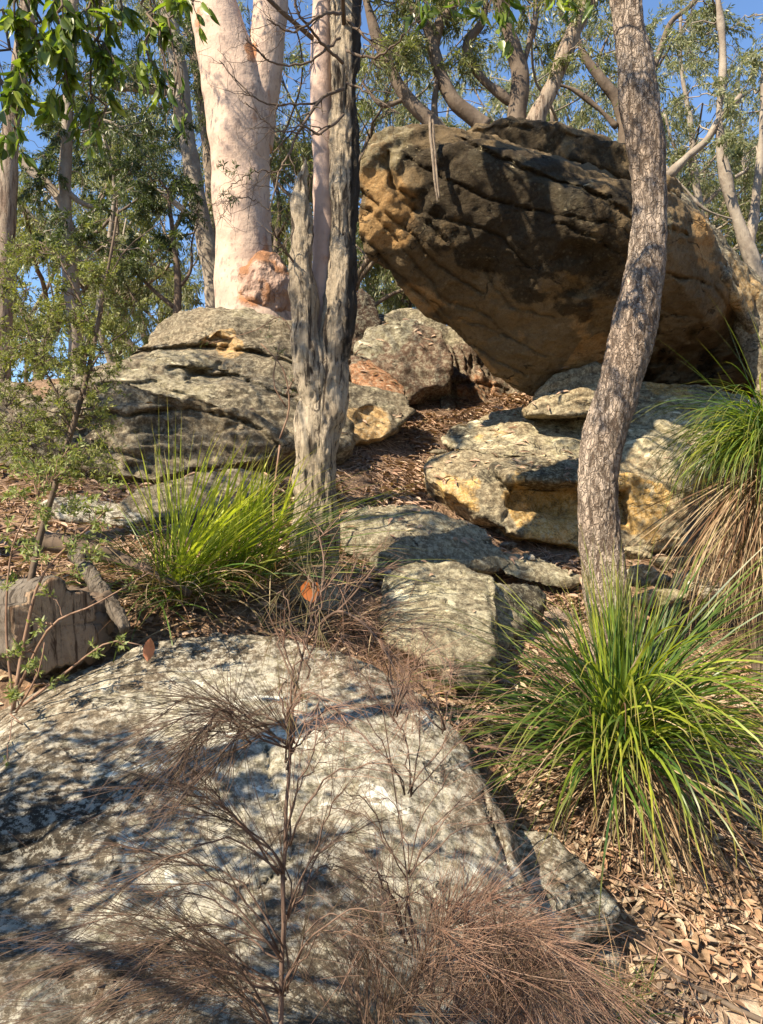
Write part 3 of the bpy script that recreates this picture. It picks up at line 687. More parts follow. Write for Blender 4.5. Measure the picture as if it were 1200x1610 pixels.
rock('round_boulder', 'rounded boulder, pale on top and brown in front, left of the overhang base',
     [[(562, 548, 8.0), (580, 520, 8.2), (615, 500, 8.4), (660, 500, 8.3), (695, 520, 8.1), (712, 560, 7.9), (705, 600, 7.8), (660, 612, 7.75), (610, 590, 7.8), (575, 570, 7.9), (650, 560, 9), (-.1, 9, 2.9, 0), (.8, 9, 2.7, 0), (0, 7.9, 2.6, 0)]],
     M_RED, .022, 6, (.06, .03, .008), seed=14, paint={'pale': [((610, 505, 8.2), .4, 1.6), ((570, 550, 8.0), .3, 1.2)], 'stain_shade': [((690, 600, 7.8), .3, .6)]})
rock('back_boulder', 'pale grey green boulder behind the rounded brown boulder',
     [[(590, 500, 9.0), (640, 488, 9.2), (680, 492, 9.1), (740, 540, 8.9), (720, 580, 8.8), (600, 560, 8.8), (650, 520, 10), (0, 9.5, 2.8, 0), (1.2, 9.5, 2.8, 0)]],
     M_OUT, .03, 6, (.05, .03, .008), seed=15, pale0=.6)
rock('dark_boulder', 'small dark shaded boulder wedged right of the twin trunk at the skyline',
     [[(548, 470, 8.8), (570, 448, 9.0), (590, 470, 8.9), (600, 520, 8.7), (580, 545, 8.6), (545, 540, 8.6), (570, 480, 9.8), (-.4, 9, 3, 0)]], M_RED, .025, 5, (.04, .03, .008), seed=16, paint={'stain_shade': [((570, 490, 8.8), .5, 1.2)]})
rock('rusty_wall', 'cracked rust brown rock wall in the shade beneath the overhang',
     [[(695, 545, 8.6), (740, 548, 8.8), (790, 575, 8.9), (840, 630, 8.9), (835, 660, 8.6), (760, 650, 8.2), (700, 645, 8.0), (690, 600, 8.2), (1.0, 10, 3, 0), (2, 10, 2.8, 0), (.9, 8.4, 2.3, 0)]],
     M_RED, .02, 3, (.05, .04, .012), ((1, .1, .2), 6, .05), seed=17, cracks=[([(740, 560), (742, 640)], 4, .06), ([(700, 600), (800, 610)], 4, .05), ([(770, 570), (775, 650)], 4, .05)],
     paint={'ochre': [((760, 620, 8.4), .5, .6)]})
rock('pink_slab', 'smooth salmon pink slab sloping down right of the twin trunk',
     [[(553, 560, 7.6), (575, 562, 7.7), (640, 608, 7.5), (638, 622, 7.3), (590, 612, 7.2), (552, 600, 7.3), (-.3, 8, 2.4, 0), (.2, 8, 2.4, 0)]],
     M_RED, .016, 4, (.02, .015, .005), seed=18, paint={'ochre': [((590, 590, 7.4), .4, 1.4)]})
rock('gully_rock', 'small grey topped rock with an ochre base at the head of the leafy gully',
     [[(545, 600, 7.0), (590, 612, 7.1), (640, 625, 7.1), (652, 648, 6.9), (630, 665, 6.8), (600, 690, 6.6), (545, 695, 6.4), (530, 650, 6.6), (0, 7.6, 2.3, 0), (-.35, 7.4, 2.2, 0)]],
     M_OUT, .018, 4, (.04, .025, .007), ((.2, .1, 1), 7, .03), seed=19, pale0=.4, dents=[((580, 665, 6.7), .18, .12)], paint={'ochre': [((570, 670, 6.6), .3, 1.0)]})
rock('left_outcrop', 'large layered whale backed sandstone outcrop on the left with grey green lichen',
     [[(50, 660, 5.9), (75, 605, 6.2), (150, 580, 6.5), (260, 568, 6.7), (380, 590, 6.6), (480, 620, 6.4), (560, 670, 6.3), (545, 700, 6.1), (440, 716, 5.9), (330, 700, 5.9), (200, 748, 5.6), (120, 720, 5.6), (60, 700, 5.7),
       (-2.8, 7.8, 2.2, 0), (-.3, 7.6, 2.0, 0), (-2.6, 5.8, 1.7, 0), (-.5, 6.4, 1.8, 0)],
      [(100, 600, 5.75), (200, 600, 5.7), (330, 625, 5.7), (430, 665, 5.7), (470, 700, 5.75), (420, 722, 5.6), (230, 758, 5.4), (120, 730, 5.4), (70, 670, 5.6), (-2, 6.6, 1.7, 0), (-.8, 6.6, 1.7, 0)],
      [(170, 590, 6.9), (210, 556, 7.1), (290, 540, 7.2), (400, 548, 7.2), (500, 580, 7.0), (520, 610, 6.8), (420, 612, 6.5), (300, 585, 6.5), (220, 580, 6.6), (-2.2, 8, 2.5, 0), (-.4, 8, 2.5, 0)],
      [(205, 556, 7.4), (240, 525, 7.7), (290, 495, 7.9), (350, 481, 8.0), (400, 484, 8.0), (455, 512, 7.8), (500, 545, 7.6), (530, 580, 7.4), (440, 560, 7.1), (330, 538, 7.0), (260, 545, 7.1), (-2.4, 9, 2.9, 0), (0, 9, 2.9, 0), (-2, 7.8, 2.7, 0)]],
     M_OUT, .02, 4, (.08, .022, .011), ((-.12, .25, 1), 5.5, .05), seed=20, pale0=.1,
     dents=[((335, 590, 6.6), .26, .2), ((335, 545, 7.0), .22, .22), ((290, 690, 5.6), .4, .13), ((160, 690, 5.5), .25, .1)],
     cracks=[([(210, 555), (290, 545), (380, 550), (470, 575)], 6, .12), ([(270, 578), (340, 592), (390, 600)], 8, .14), ([(130, 640), (200, 655), (300, 640), (380, 660), (440, 700)], 6, .1), ([(390, 600), (440, 620), (500, 650)], 5, .07),
             ([(120, 610), (240, 600), (330, 640)], 4, .05), ([(70, 720), (160, 700), (240, 730)], 5, .06)],
     paint={'ochre': [((345, 540, 7.1), .22, 1.3), ((445, 690, 5.9), .16, .9), ((370, 560, 7.0), .15, .7)], 'stain_shade': [((170, 640, 5.8), .4, .5), ((330, 520, 7.4), .3, .3), ((300, 660, 5.7), .45, .5), ((120, 700, 5.6), .3, .8)],
            'pale': [((260, 600, 6.3), .5, .7), ((400, 500, 7.8), .4, .7), ((280, 570, 6.8), .35, 1.0)]})
rock('crumbly_rock', 'crumbling brown rock at the left foot of the outcrop behind the shrub',
     [[(-60, 620, 6.2), (10, 600, 6.4), (60, 640, 6.1), (110, 690, 5.7), (120, 745, 5.5), (20, 760, 5.4), (-80, 740, 5.6), (-4, 7, 1.9, 0), (-2.4, 7, 2, 0)]],
     M_OUT, .022, 3, (.08, .06, .02), seed=21, paint={'stain_shade': [((30, 690, 5.7), .6, 1.0)]})
rock('flat_grey_rock', 'flat grey rock half buried behind the bright green grass clump',
     [[(185, 800, 4.75), (215, 770, 5.0), (290, 748, 5.2), (370, 738, 5.3), (425, 745, 5.3), (420, 780, 5.1), (350, 800, 4.9), (260, 815, 4.7), (200, 820, 4.7), (-1.2, 5.2, 1.4, 0), (-.8, 5.3, 1.4, 0)]],
     M_OUT, .014, 4, (.02, .012, .004), ((0, .3, 1), 9, .012), seed=22, pale0=.4)
rock('pale_stone', 'thin pale stone slab behind the left stems beside the split log',
     [[(60, 790, 4.7), (120, 778, 4.9), (180, 790, 4.9), (235, 812, 4.7), (200, 825, 4.6), (100, 815, 4.6), (-2, 4.9, 1.4, 0), (-1.6, 4.9, 1.45, 0)]], M_FRONT, .014, 4, (.015, .01, .004), seed=23, pale0=.5)
# broken pale blocks to the right of the curved trunk
for i, (cx, cy, Y, wx, hy, lab) in enumerate([
        (1015, 905, 5.0, 48, 20, 'leftmost pale rubble block beside the curved trunk'), (1070, 885, 5.3, 55, 16, 'flat pale rubble block on top of the heap right of the curved trunk'),
        (1085, 915, 5.0, 42, 18, 'pale chipped rubble block in the middle of the heap right of the curved trunk'), (1040, 940, 4.8, 50, 20, 'lowest pale rubble block of the heap, nearest the green grass tree'),
        (1125, 935, 4.9, 34, 22, 'rightmost pale rubble block under the hanging dry skirt'), (1000, 870, 5.4, 38, 12, 'small thin rubble block under the yellow ledge end')]):
    rr = np.random.default_rng(40 + i)
    pts = []
    for k in range(14):
        a = rr.uniform(0, 6.28); s = rr.uniform(.8, 1)
        pts.append((cx + wx * s * math.cos(a), cy + hy * s * math.sin(a), Y + rr.uniform(-.12, .22)))
    rock('rubble_block', lab, [pts], M_LEDGE if i % 2 else M_FRONT, .011, 2, (.012, .012, .005), seed=40 + i, pale0=.6, group='pale rubble right of the curved trunk')
# small stones in the gully and on the soil
for i, (cx, cy, Y, r, lab) in enumerate([(738, 858, 5.5, 12, 'small dark stone at the right end of the step slab'), (800, 858, 5.6, 16, 'brown fist sized stone below the yellow ledge corner'),
        (835, 878, 5.4, 12, 'small tan stone resting on the thin tilted slab'), (690, 712, 6.5, 16, 'small grey stone left of the yellow ledge top'), (1160, 1555, 2.5, 14, 'small pale stone on the bare path at lower right'),
        (505, 880, 4.9, 14, 'little stone right of the twin trunk foot'), (470, 770, 5.2, 20, 'grey stone left of the twin trunk behind the bright grass'), (655, 785, 6.0, 14, 'small pale stone in the twigs above the step slab')]):
    rr = np.random.default_rng(60 + i)
    u = nrm(rr.normal(size=(16, 3))) * rr.uniform(.8, 1.1, (16, 1)) * np.array((1, .8, .55)) * M(r, Y)
    c = P(cx, cy, Y)
    rock('stone', lab, [[tuple(c + q) + (0,) for q in u]], (M_OUT, M_RED, M_FRONT)[i % 3], M(r, Y) / 7, 2, (.004, .006, .003), seed=60 + i, group='loose stones')
# ------------------------------------------------------------------ trees
def L(pl):
    """traced limb: (px, py, depth, width in px) -> world points, radii"""
    a = np.array(pl, float)
    return np.array([P(*q[:3]) for q in a]), a[:, 3] / F * a[:, 2] * .5

def LS_(pl, k=.93):
    p, r = L(pl); return p, r * k

def limb_mesh(pts, rad, seg=12, step=.06, bark=0.0, bfreq=8.0, seed=0, squash=.35, low=0.0, wob=0.0):
    ln = np.linalg.norm(np.diff(pts, axis=0), axis=1).sum()
    n = int(np.clip(ln / step, 4, 420))
    q = catmull(np.c_[pts, rad], n)
    p = q[:, :3]; r = np.maximum(q[:, 3], .0015)
    if wob:
        s = np.linspace(0, ln, n)[:, None]
        env = np.sin(np.linspace(0, math.pi, n))[:, None] ** .5
        p = p + wob * env * np.c_[noise(np.c_[s * 1.7, s * 0 + seed, s * 0], 3), noise(np.c_[s * 1.7, s * 0 + seed + 5, s * 0], 4), noise(np.c_[s * 1.7, s * 0, s * 0 + seed + 9], 5) * .6]
    V, Fc = tube(p, r, seg)
    if bark or low:
        C = np.repeat(np.vstack([p[:1], p, p[-1:]]), seg, axis=0)
        Nn = nrm(V - C + 1e-9)
        R_ = np.repeat(np.concatenate([r[:1], r, r[-1:]]), seg)
        q2 = V * np.array((1, 1, squash))
        d = bark * fbm(q2 * bfreq, 4, 33 + seed) + bark * .6 * (1 - 2 * np.abs(noise(q2 * bfreq * 1.9, 44 + seed)))
        d += low * fbm(V * 2.3, 2, 13 + seed)
        m = (np.linalg.norm(V - C, axis=1) > R_ * .5)
        V = V + Nn * (d * m)[:, None]
    return V, Fc

def grow(limbs, clumps, rng, leafp, droop=.5, twr=.004, ntw=7, wobble=.12, own=None):
    """twigs from the limbs into every leaf clump. returns twig acc, leaf acc"""
    tw, lf = Acc(), Acc()
    LP = np.concatenate([catmull(np.c_[p, r], 24) for p, r in limbs])
    tmpl, Ll, Wl, fl = leafp
    for (c, R, n) in clumps:
        c = np.asarray(c, float)
        d = np.linalg.norm(LP[:, :3] - c, axis=1) + np.maximum(0, LP[:, 2] - c[2]) * .8
        k = int(np.argmin(d)); p0 = LP[k, :3]; r0 = min(LP[k, 3] * .6, twr * 1.6 + .0045 * np.linalg.norm(c - p0))
        dist = np.linalg.norm(c - p0)
        nn = 9
        t = np.linspace(0, 1, nn)[:, None]
        pb = p0 * (1 - t) + c * t + np.array((0, 0, 1)) * np.sin(t * math.pi) * dist * .10
        pb[1:-1] += rng.normal(size=(nn - 2, 3)) * dist * wobble * .35
        V, Fc = tube(pb, np.linspace(max(r0, twr), twr * .9, nn), 5); tw.add(V, Fc)
        K = 7
        st = pb[rng.integers(5, nn, ntw)]
        en = c + nrm(rng.normal(size=(ntw, 3))) * R * rng.uniform(.6, 1.1, (ntw, 1)) * np.array((1, 1, .8))
        tt = np.linspace(0, 1, K)[None, :, None]
        pts = st[:, None] * (1 - tt) + en[:, None] * tt
        pts = pts + rng.normal(size=(ntw, K, 3)) * R * .07 * tt
        pts[:, :, 2] -= droop * R * .5 * tt[..., 0] ** 2
        V, Fc, _ = vtubes(pts, np.broadcast_to(np.linspace(twr * .7, twr * .22, K)[None], (ntw, K))); tw.add(V, Fc)
        # leaves grouped in tufts along the twigs
        wi = rng.integers(0, ntw, n); s = 1 - rng.uniform(0, 1, n) ** 1.3 * .85
        f = s * (K - 1.001); i0 = f.astype(int); fr = (f - i0)[:, None]
        o = pts[wi, i0] * (1 - fr) + pts[wi, i0 + 1] * fr
        td = nrm(pts[wi, i0 + 1] - pts[wi, i0])
        dv = td * .6 + nrm(rng.normal(size=(n, 3))) * .8 + np.array((0, 0, -droop))
        if fl: o = o + rng.normal(size=(n, 3)) * fl
        V, Fc = leaves(tmpl, o, dv, Ll * rng.uniform(.65, 1.25, n), Wl * rng.uniform(.7, 1.2, n), rng)
        lf.add(V, Fc)
    return tw, lf

def tree(name, label, cat, limbs, clumps, bark, leafm, leafp, seed=0, group=None, droop=.5, twr=.004, ntw=7, seg=12, step=.06, bk=.0, bf=8., low=0.0, twm=None, base=None, wob=.0, extra=None):
    rng = np.random.default_rng(seed)
    b = limbs[0][0][0] if base is None else base
    t = thing(name, label, cat, b, group)
    ac = Acc()
    for i, (p, r) in enumerate(limbs):
        V, Fc = limb_mesh(p, r, seg if i == 0 else max(8, seg * 2 // 3), step, bk, bf, seed + i, low=low, wob=wob)
        ac.add(V, Fc)
    nf1 = sum(len(f) for f in ac.F)
    if clumps:
        tw, lf = grow(limbs, clumps, rng, leafp, droop, twr, ntw)
        V, Fc, _ = tw.get(); ac.add(V, Fc)
    V, Fc, _ = ac.get()
    mk('trunk', V, Fc, bark, t, b, mat2=twm or bark, nf1=nf1)
    if clumps:
        V, Fc, _ = lf.get(); mk('crown', V, Fc, leafm, t, b, smooth=False)
    return t

def C(lst, Y=None, jit=0, rng=None):
    """clumps from pixels: (px, py, depth, radius px, leaves)"""
    return [(P(px, py, y), M(r, y), n) for (px, py, y, r, n) in lst]

def field(rng, x0, x1, y0, y1, Y0, Y1, n, r, leaves_):
    """n clumps spread through a pixel window and a range of depths"""
    out = []
    for k in range(n):
        Y = rng.uniform(Y0, Y1)
        out.append((rng.uniform(x0, x1), rng.uniform(y0, y1), Y, r * rng.uniform(.6, 1.3), int(leaves_ * 1.5 * rng.uniform(.6, 1.3))))
    return C(out)

SV = np.array(SUN[:])
def shade(rng, targets, t0, t1, n, R=.3, lv=110, sp=.35):
    """leaf clumps of a crown out of the picture, standing between the sun and the targets"""
    out = []
    while len(out) < n:
        T = P(*targets[rng.integers(len(targets))]) + rng.normal(size=3) * sp
        c = T + SV * rng.uniform(t0, t1); r = R * rng.uniform(.7, 1.2)
        if c[1] > 0 and abs(c[0]) < .54 * c[1] + r + .1 and c[2] - 1.6 < .74 * c[1] + r + .12:
            n -= .05; continue
        if c[2] < G(c[0], c[1])[0] + 1.0: n -= .05; continue
        out.append((c, r, int(lv * rng.uniform(.6, 1.2))))
    return out

LG = (LEAF4, .10, .019, .02)        # far gum leaves
LN = (LEAF4, .075, .016, .01)

# --- the pink gum with a burl
t = thing('burl_gum', 'massive smooth pink gum with a swollen orange burl at its base', 'tree', P(400, 500, 8.6))
b0 = P(400, 500, 8.6)
ac = Acc()
mainp, mainr = L([(408, 560, 8.6, 150), (400, 500, 8.6, 128), (388, 450, 8.6, 104), (383, 380, 8.6, 92), (379, 300, 8.6, 92), (377, 220, 8.6, 96), (372, 160, 8.6, 104), (358, 100, 8.6, 96), (343, 40, 8.6, 82), (328, -30, 8.6, 74), (305, -160, 8.6, 68), (290, -300, 8.6, 60)])
mainr = mainr * .955
V, Fc = limb_mesh(mainp, mainr, 48, .035, .006, 4, 1, low=.03)
def rustat(V, lst):
    a = np.zeros(len(V))
    for (c, r, s) in lst:
        a = np.maximum(a, s * sstep(1.2, .3, np.linalg.norm((V - P(*c)) / np.array(r), axis=1)))
    return a
RU = [((400, 455, 8.2), (.34, .4, .42), .62), ((412, 440, 8.3), (.20, .4, .35), .9), ((420, 400, 8.3), (.12, .4, .45), .8), ((405, 300, 8.2), (.08, .4, .5), .55), ((400, 170, 8.2), (.10, .4, .45), .6), ((392, 70, 8.3), (.10, .4, .25), .9), ((308, 20, 8.3), (.12, .4, .2), .6), ((420, 140, 8.3), (.06, .4, .6), .6)]
mk('trunk', V, Fc, B_PINK, t, b0, attrs={'rust': rustat(V, RU)})
lp, lr = L([(398, 230, 8.65, 60), (405, 170, 8.65, 62), (414, 110, 8.65, 58), (422, 50, 8.65, 54), (427, -10, 8.65, 52), (432, -100, 8.65, 50), (440, -300, 8.7, 44)])
V, Fc = limb_mesh(lp, lr, 36, .035, .005, 4, 2, low=.02)
mk('limb', V, Fc, B_PINK, t, b0, attrs={'rust': rustat(V, RU)})
bm = bmesh.new(); bmesh.ops.create_icosphere(bm, subdivisions=6, radius=1)
V = np.array([v.co[:] for v in bm.verts]); Fc = np.array([[v.index for v in f.verts] for f in bm.faces]); bm.free()
d = 1 + .16 * fbm(V * 1.6, 2, 5) + .03 * fbm(V * 5, 3, 8) + .012 * fbm(V * 14, 2, 9)
V = V * d[:, None] * np.array((M(48, 8.4), .34, M(62, 8.4))) + P(414, 462, 8.45)
mk('burl', V, Fc, B_BURL, t, b0, attrs={'rust': .42 + .35 * fbm(V * 4, 3, 12) + .25 * sstep(P(0, 460, 8.4)[2], P(0, 420, 8.4)[2], V[:, 2])})
rng = np.random.default_rng(5)
cl = [((-2.4 + rng.uniform(-2.0, 2.2), 8.6 + rng.uniform(-1.5, 2), 9.0 + rng.uniform(-.3, 3)), .6, 160) for k in range(26)]
tw, lf = grow([(mainp, mainr), (lp, lr)], cl, rng, LG)
tw.add(*tube(np.array([mainp[-3], mainp[-1], lp[-1]]), np.array([.05, .05, .05]), 8))
V, Fc, _ = tw.get(); mk('branches', V, Fc, B_PINKP, t, b0)
V, Fc, _ = lf.get(); mk('crown', V, Fc, M_GUM, t, b0, smooth=False)

# --- the twin trunk with torn bark in the middle
b0 = P(500, 930, 4.35)
t = thing('torn_bark_tree', 'twin trunk with torn grey bark, smooth pink stem and snapped stub', 'tree', b0)
rough, rr1 = LS_([(492, 1010, 4.3, 150), (494, 940, 4.35, 110), (496, 880, 4.4, 80), (499, 800, 4.4, 68), (497, 740, 4.4, 64), (499, 690, 4.4, 64), (507, 640, 4.4, 72), (519, 580, 4.4, 66), (531, 500, 4.4, 54), (537, 420, 4.4, 48), (540, 330, 4.4, 46),
                (540, 230, 4.4, 48), (542, 120, 4.4, 46), (543, 20, 4.4, 44), (548, -120, 4.4, 42), (560, -420, 4.5, 34), (540, -800, 4.6, 24), (555, -1100, 4.7, 10)])
V, Fc = limb_mesh(rough, rr1, 110, .010, .018, 14, 3, squash=.30, low=.03)
SHADE_SIDE = sstep(.15, .8, (V[:, 0] - np.interp(V[:, 2], rough[:, 2], rough[:, 0])) / .09) * (.1 + .8 * sstep(2.0, 3.0, V[:, 2]))  # shade of the trunk's right side, painted dark into the bark colour
mk('trunk', V, Fc, B_PAPER, t, b0, attrs={'side_shade': SHADE_SIDE})
stub, sr = L([(502, 660, 4.38, 44), (492, 590, 4.36, 50), (482, 530, 4.34, 40), (478, 470, 4.34, 34), (474, 400, 4.34, 32), (476, 340, 4.34, 27), (473, 300, 4.34, 22), (479, 268, 4.34, 10), (480, 248, 4.34, 3)])
V, Fc = limb_mesh(stub, sr, 72, .010, .017, 15, 5, squash=.32, low=.025)
mk('broken_stub', V, Fc, B_PAPER, t, b0)
pk, pr = L([(512, 640, 4.44, 36), (508, 560, 4.46, 38), (507, 480, 4.48, 38), (509, 380, 4.48, 36), (509, 280, 4.48, 35), (506, 180, 4.48, 36), (505, 80, 4.48, 34), (507, -20, 4.48, 32), (500, -200, 4.5, 30), (470, -500, 4.6, 22), (440, -800, 4.5, 10)])
V, Fc = limb_mesh(pk, pr, 40, .02, .003, 6, 6, low=.012)
mk('smooth_stem', V, Fc, B_PINKP, t, b0, attrs={'rust': .3 + .25 * noise(V * 2, 4)})
ac = Acc(); rng = np.random.default_rng(11)
def twigline(ac, pl, rng, sub=6, r=1.0, wob=5):
    pts, rad = L(pl)
    q = catmull(np.c_[pts, rad], 22); q[1:-1, :3] += rng.normal(size=(20, 3)) * .004
    V, Fc = tube(q[:, :3], q[:, 3], 6); ac.add(V, Fc)
    for k in range(sub):
        i = rng.integers(4, 21); d = nrm(q[i, :3] - q[i - 1, :3]) + nrm(rng.normal(size=3)) * .9
        ln = rng.uniform(.06, .28)
        s = q[i, :3] + nrm(d)[None] * np.linspace(0, ln, 8)[:, None] + np.cumsum(rng.normal(size=(8, 3)) * .006, axis=0)
        V, Fc = tube(s, np.linspace(q[i, 3] * .6, .0006, 8), 4); ac.add(V, Fc)
        for j in range(2):
            e = s[rng.integers(3, 8)]; s2 = e + nrm(rng.normal(size=3))[None] * np.linspace(0, ln * .5, 5)[:, None] + np.cumsum(rng.normal(size=(5, 3)) * .004, axis=0)
            V, Fc = tube(s2, np.linspace(.0011, .0005, 5), 4); ac.add(V, Fc)
for pl in ([(540, 140, 4.2, 6), (500, 160, 4.1, 5), (460, 230, 4.0, 4), (440, 270, 4.0, 3), (424, 330, 3.9, 2)], [(535, 60, 4.2, 5), (490, 95, 4.1, 4), (430, 100, 4.0, 3), (385, 60, 3.9, 2)],
           [(500, 160, 4.1, 4), (440, 165, 4.0, 3), (395, 150, 3.9, 2.4), (345, 95, 3.9, 1.6)], [(475, 210, 4.0, 3), (430, 200, 3.95, 2.4), (385, 160, 3.9, 1.6)], [(440, 270, 4.0, 3), (400, 270, 3.9, 2), (360, 295, 3.9, 1.4)],
           [(424, 330, 3.9, 2), (385, 310, 3.9, 1.6), (350, 320, 3.8, 1.2)], [(545, 30, 4.3, 6), (575, 60, 4.2, 4), (610, 95, 4.1, 2)], [(540, 100, 4.2, 6), (500, 60, 4.1, 5), (470, 20, 4.0, 4), (455, -30, 4, 3)],
           [(540, 180, 4.2, 5), (505, 210, 4.1, 4), (470, 200, 4.0, 3), (430, 240, 4, 2)], [(536, 20, 4.2, 6), (505, 25, 4.0, 5), (460, 50, 4.0, 3), (420, 30, 3.9, 2)], [(545, 80, 4.2, 5), (590, 90, 4.1, 4), (640, 50, 4, 2.5), (660, 20, 4, 2)],
           [(468, 420, 4.3, 4), (440, 380, 4.2, 3), (425, 350, 4.1, 2)], [(545, 130, 4.2, 4), (585, 150, 4.1, 3), (630, 180, 4, 1.6)]):
    twigline(ac, pl, rng, 9)
V, Fc, _ = ac.get(); mk('twigs', V, Fc, B_DARK, t, b0)
sp = C([(352, 262, 3.9, 14, 26), (372, 268, 3.9, 16, 34), (392, 268, 3.9, 12, 26), (352, 308, 3.8, 14, 26), (372, 312, 3.8, 16, 30)])
tw, lf = grow([L([(424, 330, 3.9, 2), (385, 290, 3.9, 1.6), (350, 300, 3.8, 1.2)])], sp, rng, (LEAF4, .028, .007, 0), 0.0, .0012, 4)
lf.add(*tw.get()[:2]); V, Fc, _ = lf.get(); mk('leaf_sprig', V, Fc, M_DARKL, t, b0, smooth=False)
cl = [((rng.uniform(-1.8, 1.2), 4.4 + rng.uniform(-1.7, 1.5), rng.uniform(5.6, 8.6)), .42, 150) for k in range(16)] + shade(rng, [(800, 200, 6.5), (950, 240, 6.5), (1000, 200, 4.5), (1020, 350, 4.5), (1080, 660, 6.4), (900, 680, 6.4), (960, 600, 4.5), (850, 780, 6)], 2.2, 5.5, 36)
tw, lf = grow([(rough, rr1), (pk, pr)], cl, rng, LN)
V, Fc, _ = tw.get(); mk('branches', V, Fc, B_BROWN, t, b0)
V, Fc, _ = lf.get(); mk('crown', V, Fc, M_GUM, t, b0, smooth=False)

# --- the curved rough trunk on the right
rt = LS_([(980, 1120, 4.4, 160), (972, 1050, 4.45, 108), (965, 990, 4.5, 80), (954, 930, 4.5, 74), (946, 870, 4.5, 70), (941, 810, 4.5, 68), (940, 750, 4.5, 66), (948, 690, 4.5, 68), (965, 630, 4.5, 68), (984, 565, 4.5, 67), (1000, 500, 4.5, 66), (1014, 430, 4.5, 64), (1021, 350, 4.5, 58),
        (1021, 290, 4.5, 55), (1015, 220, 4.5, 55), (1004, 150, 4.5, 56), (993, 80, 4.5, 52), (986, 20, 4.5, 49), (984, -60, 4.5, 46), (1000, -300, 4.5, 38), (1050, -700, 4.6, 26), (1040, -1000, 4.8, 10)])
cl = [((1.6 + rng.uniform(-2.0, 1.8), 4.6 + rng.uniform(-1.6, 1.8), rng.uniform(6.2, 8.8)), .42, 150) for k in range(14)]
tree('curved_tree', 'curved tree trunk with chunky pinkish grey bark rising through the right half', 'tree', [rt], cl, B_ROUGH, M_GUM, LN, seed=21, seg=96, step=.011, bk=.009, bf=20, low=.02, twm=B_BROWN)

# --- the leafy tree left of the camera whose branch hangs into the picture
rng = np.random.default_rng(31)
hang = [(np.array([(-2.5, 1.3, -.1), (-2.45, 1.25, 1.2), (-2.3, 1.15, 2.4), (-2.0, 1.2, 3.6), (-1.9, 1.4, 5.0)]), np.array([.055, .045, .04, .03, .012])),
        (np.array([(-2.3, 1.15, 2.4), (-1.8, 1.5, 2.9), (-1.3, 1.9, 3.05), (-.8, 2.1, 3.1), (-.4, 2.2, 3.12)]), np.array([.025, .018, .012, .008, .004])),
        (np.array([(-2.4, 1.2, 1.6), (-2.0, .8, 2.0), (-1.6, .5, 2.3), (-1.2, .2, 2.6)]), np.array([.024, .017, .012, .005])),
        (np.array([(-2.35, 1.2, 2.0), (-2.6, .6, 2.5), (-2.4, -.1, 3.0), (-2.2, -.8, 3.4)]), np.array([.026, .02, .013, .005])),
        (np.array([(-2.0, 1.2, 3.6), (-1.5, .9, 3.9), (-.9, .8, 4.2)]), np.array([.02, .013, .005]))]
pts = [(20, 40, 2.0, 45, 34), (70, 90, 2.0, 45, 34), (130, 60, 2.05, 45, 34), (190, 40, 2.1, 45, 30), (240, 30, 2.15, 40, 24), (110, 150, 2.05, 45, 30), (40, 150, 2.0, 40, 30), (180, 130, 2.1, 40, 26), (20, 225, 2.0, 30, 14), (150, 210, 2.1, 35, 16),
       (235, 95, 2.1, 30, 14), (300, 10, 2.15, 30, 12), (90, 20, 1.95, 50, 34), (260, 150, 2.1, 20, 5), (275, 190, 2.1, 18, 5), (60, -40, 2.0, 50, 30), (170, -40, 2.1, 50, 30), (280, -50, 2.2, 40, 20)]
for pl, tt, w0 in (([(-160, 1620), (0, 1470), (60, 1400), (125, 1330), (200, 1262)], 2.1, .018), ([(60, 1400), (70, 1330), (75, 1260)], 2.1, .010), ([(-60, 1530), (130, 1450), (260, 1400), (400, 1290)], 2.4, .012), ([(200, 1430), (330, 1440), (430, 1390)], 2.4, .007), ([(0, 1330), (120, 1290), (230, 1215)], 2.2, .009)):
    q = np.array([P(x_, y_, 2.25 if y_ > 1300 else 2.5) + SV * tt for x_, y_ in pl])
    hang.append((q, np.linspace(w0, w0 * .35, len(q))))
cl = C([(a_, b_, c_, d_, int(e_ * 1.7)) for a_, b_, c_, d_, e_ in pts]) + shade(rng, [(60, 1350, 2.2), (150, 1300, 2.3), (330, 1290, 2.3), (60, 1480, 2.0), (220, 1560, 1.8), (420, 1320, 2.2), (560, 1480, 2.0), (700, 1400, 2.3), (300, 1200, 2.6), (100, 1250, 2.6), (50, 1600, 1.8)], 1.5, 3.2, 62, .2, 34, .17) + shade(rng, [(760, 1100, 3.4), (900, 1090, 3.6), (1050, 1100, 3.6), (850, 1180, 3.3), (1120, 1180, 3.3)], 2.2, 4.0, 16, .25, 34, .2)
tree('broad_leaved_tree', 'tree whose broad glossy green leaves hang into the top left corner', 'tree', hang, cl, B_GREY, M_BROAD, (LEAFN, .055, .021, 0), seed=33, droop=.8, twr=.003, ntw=5, twm=B_DARK, bk=.004)
cl = C([(872, 8, 3.6, 12, 5), (905, 12, 3.6, 16, 7), (935, 5, 3.6, 14, 5), (770, 20, 3.6, 22, 14), (800, 60, 3.6, 18, 9), (720, 10, 3.6, 25, 12), (660, 20, 3.6, 25, 12), (800, 25, 3.6, 20, 8), (820, -30, 3.6, 30, 14), (700, -40, 3.6, 30, 12)])
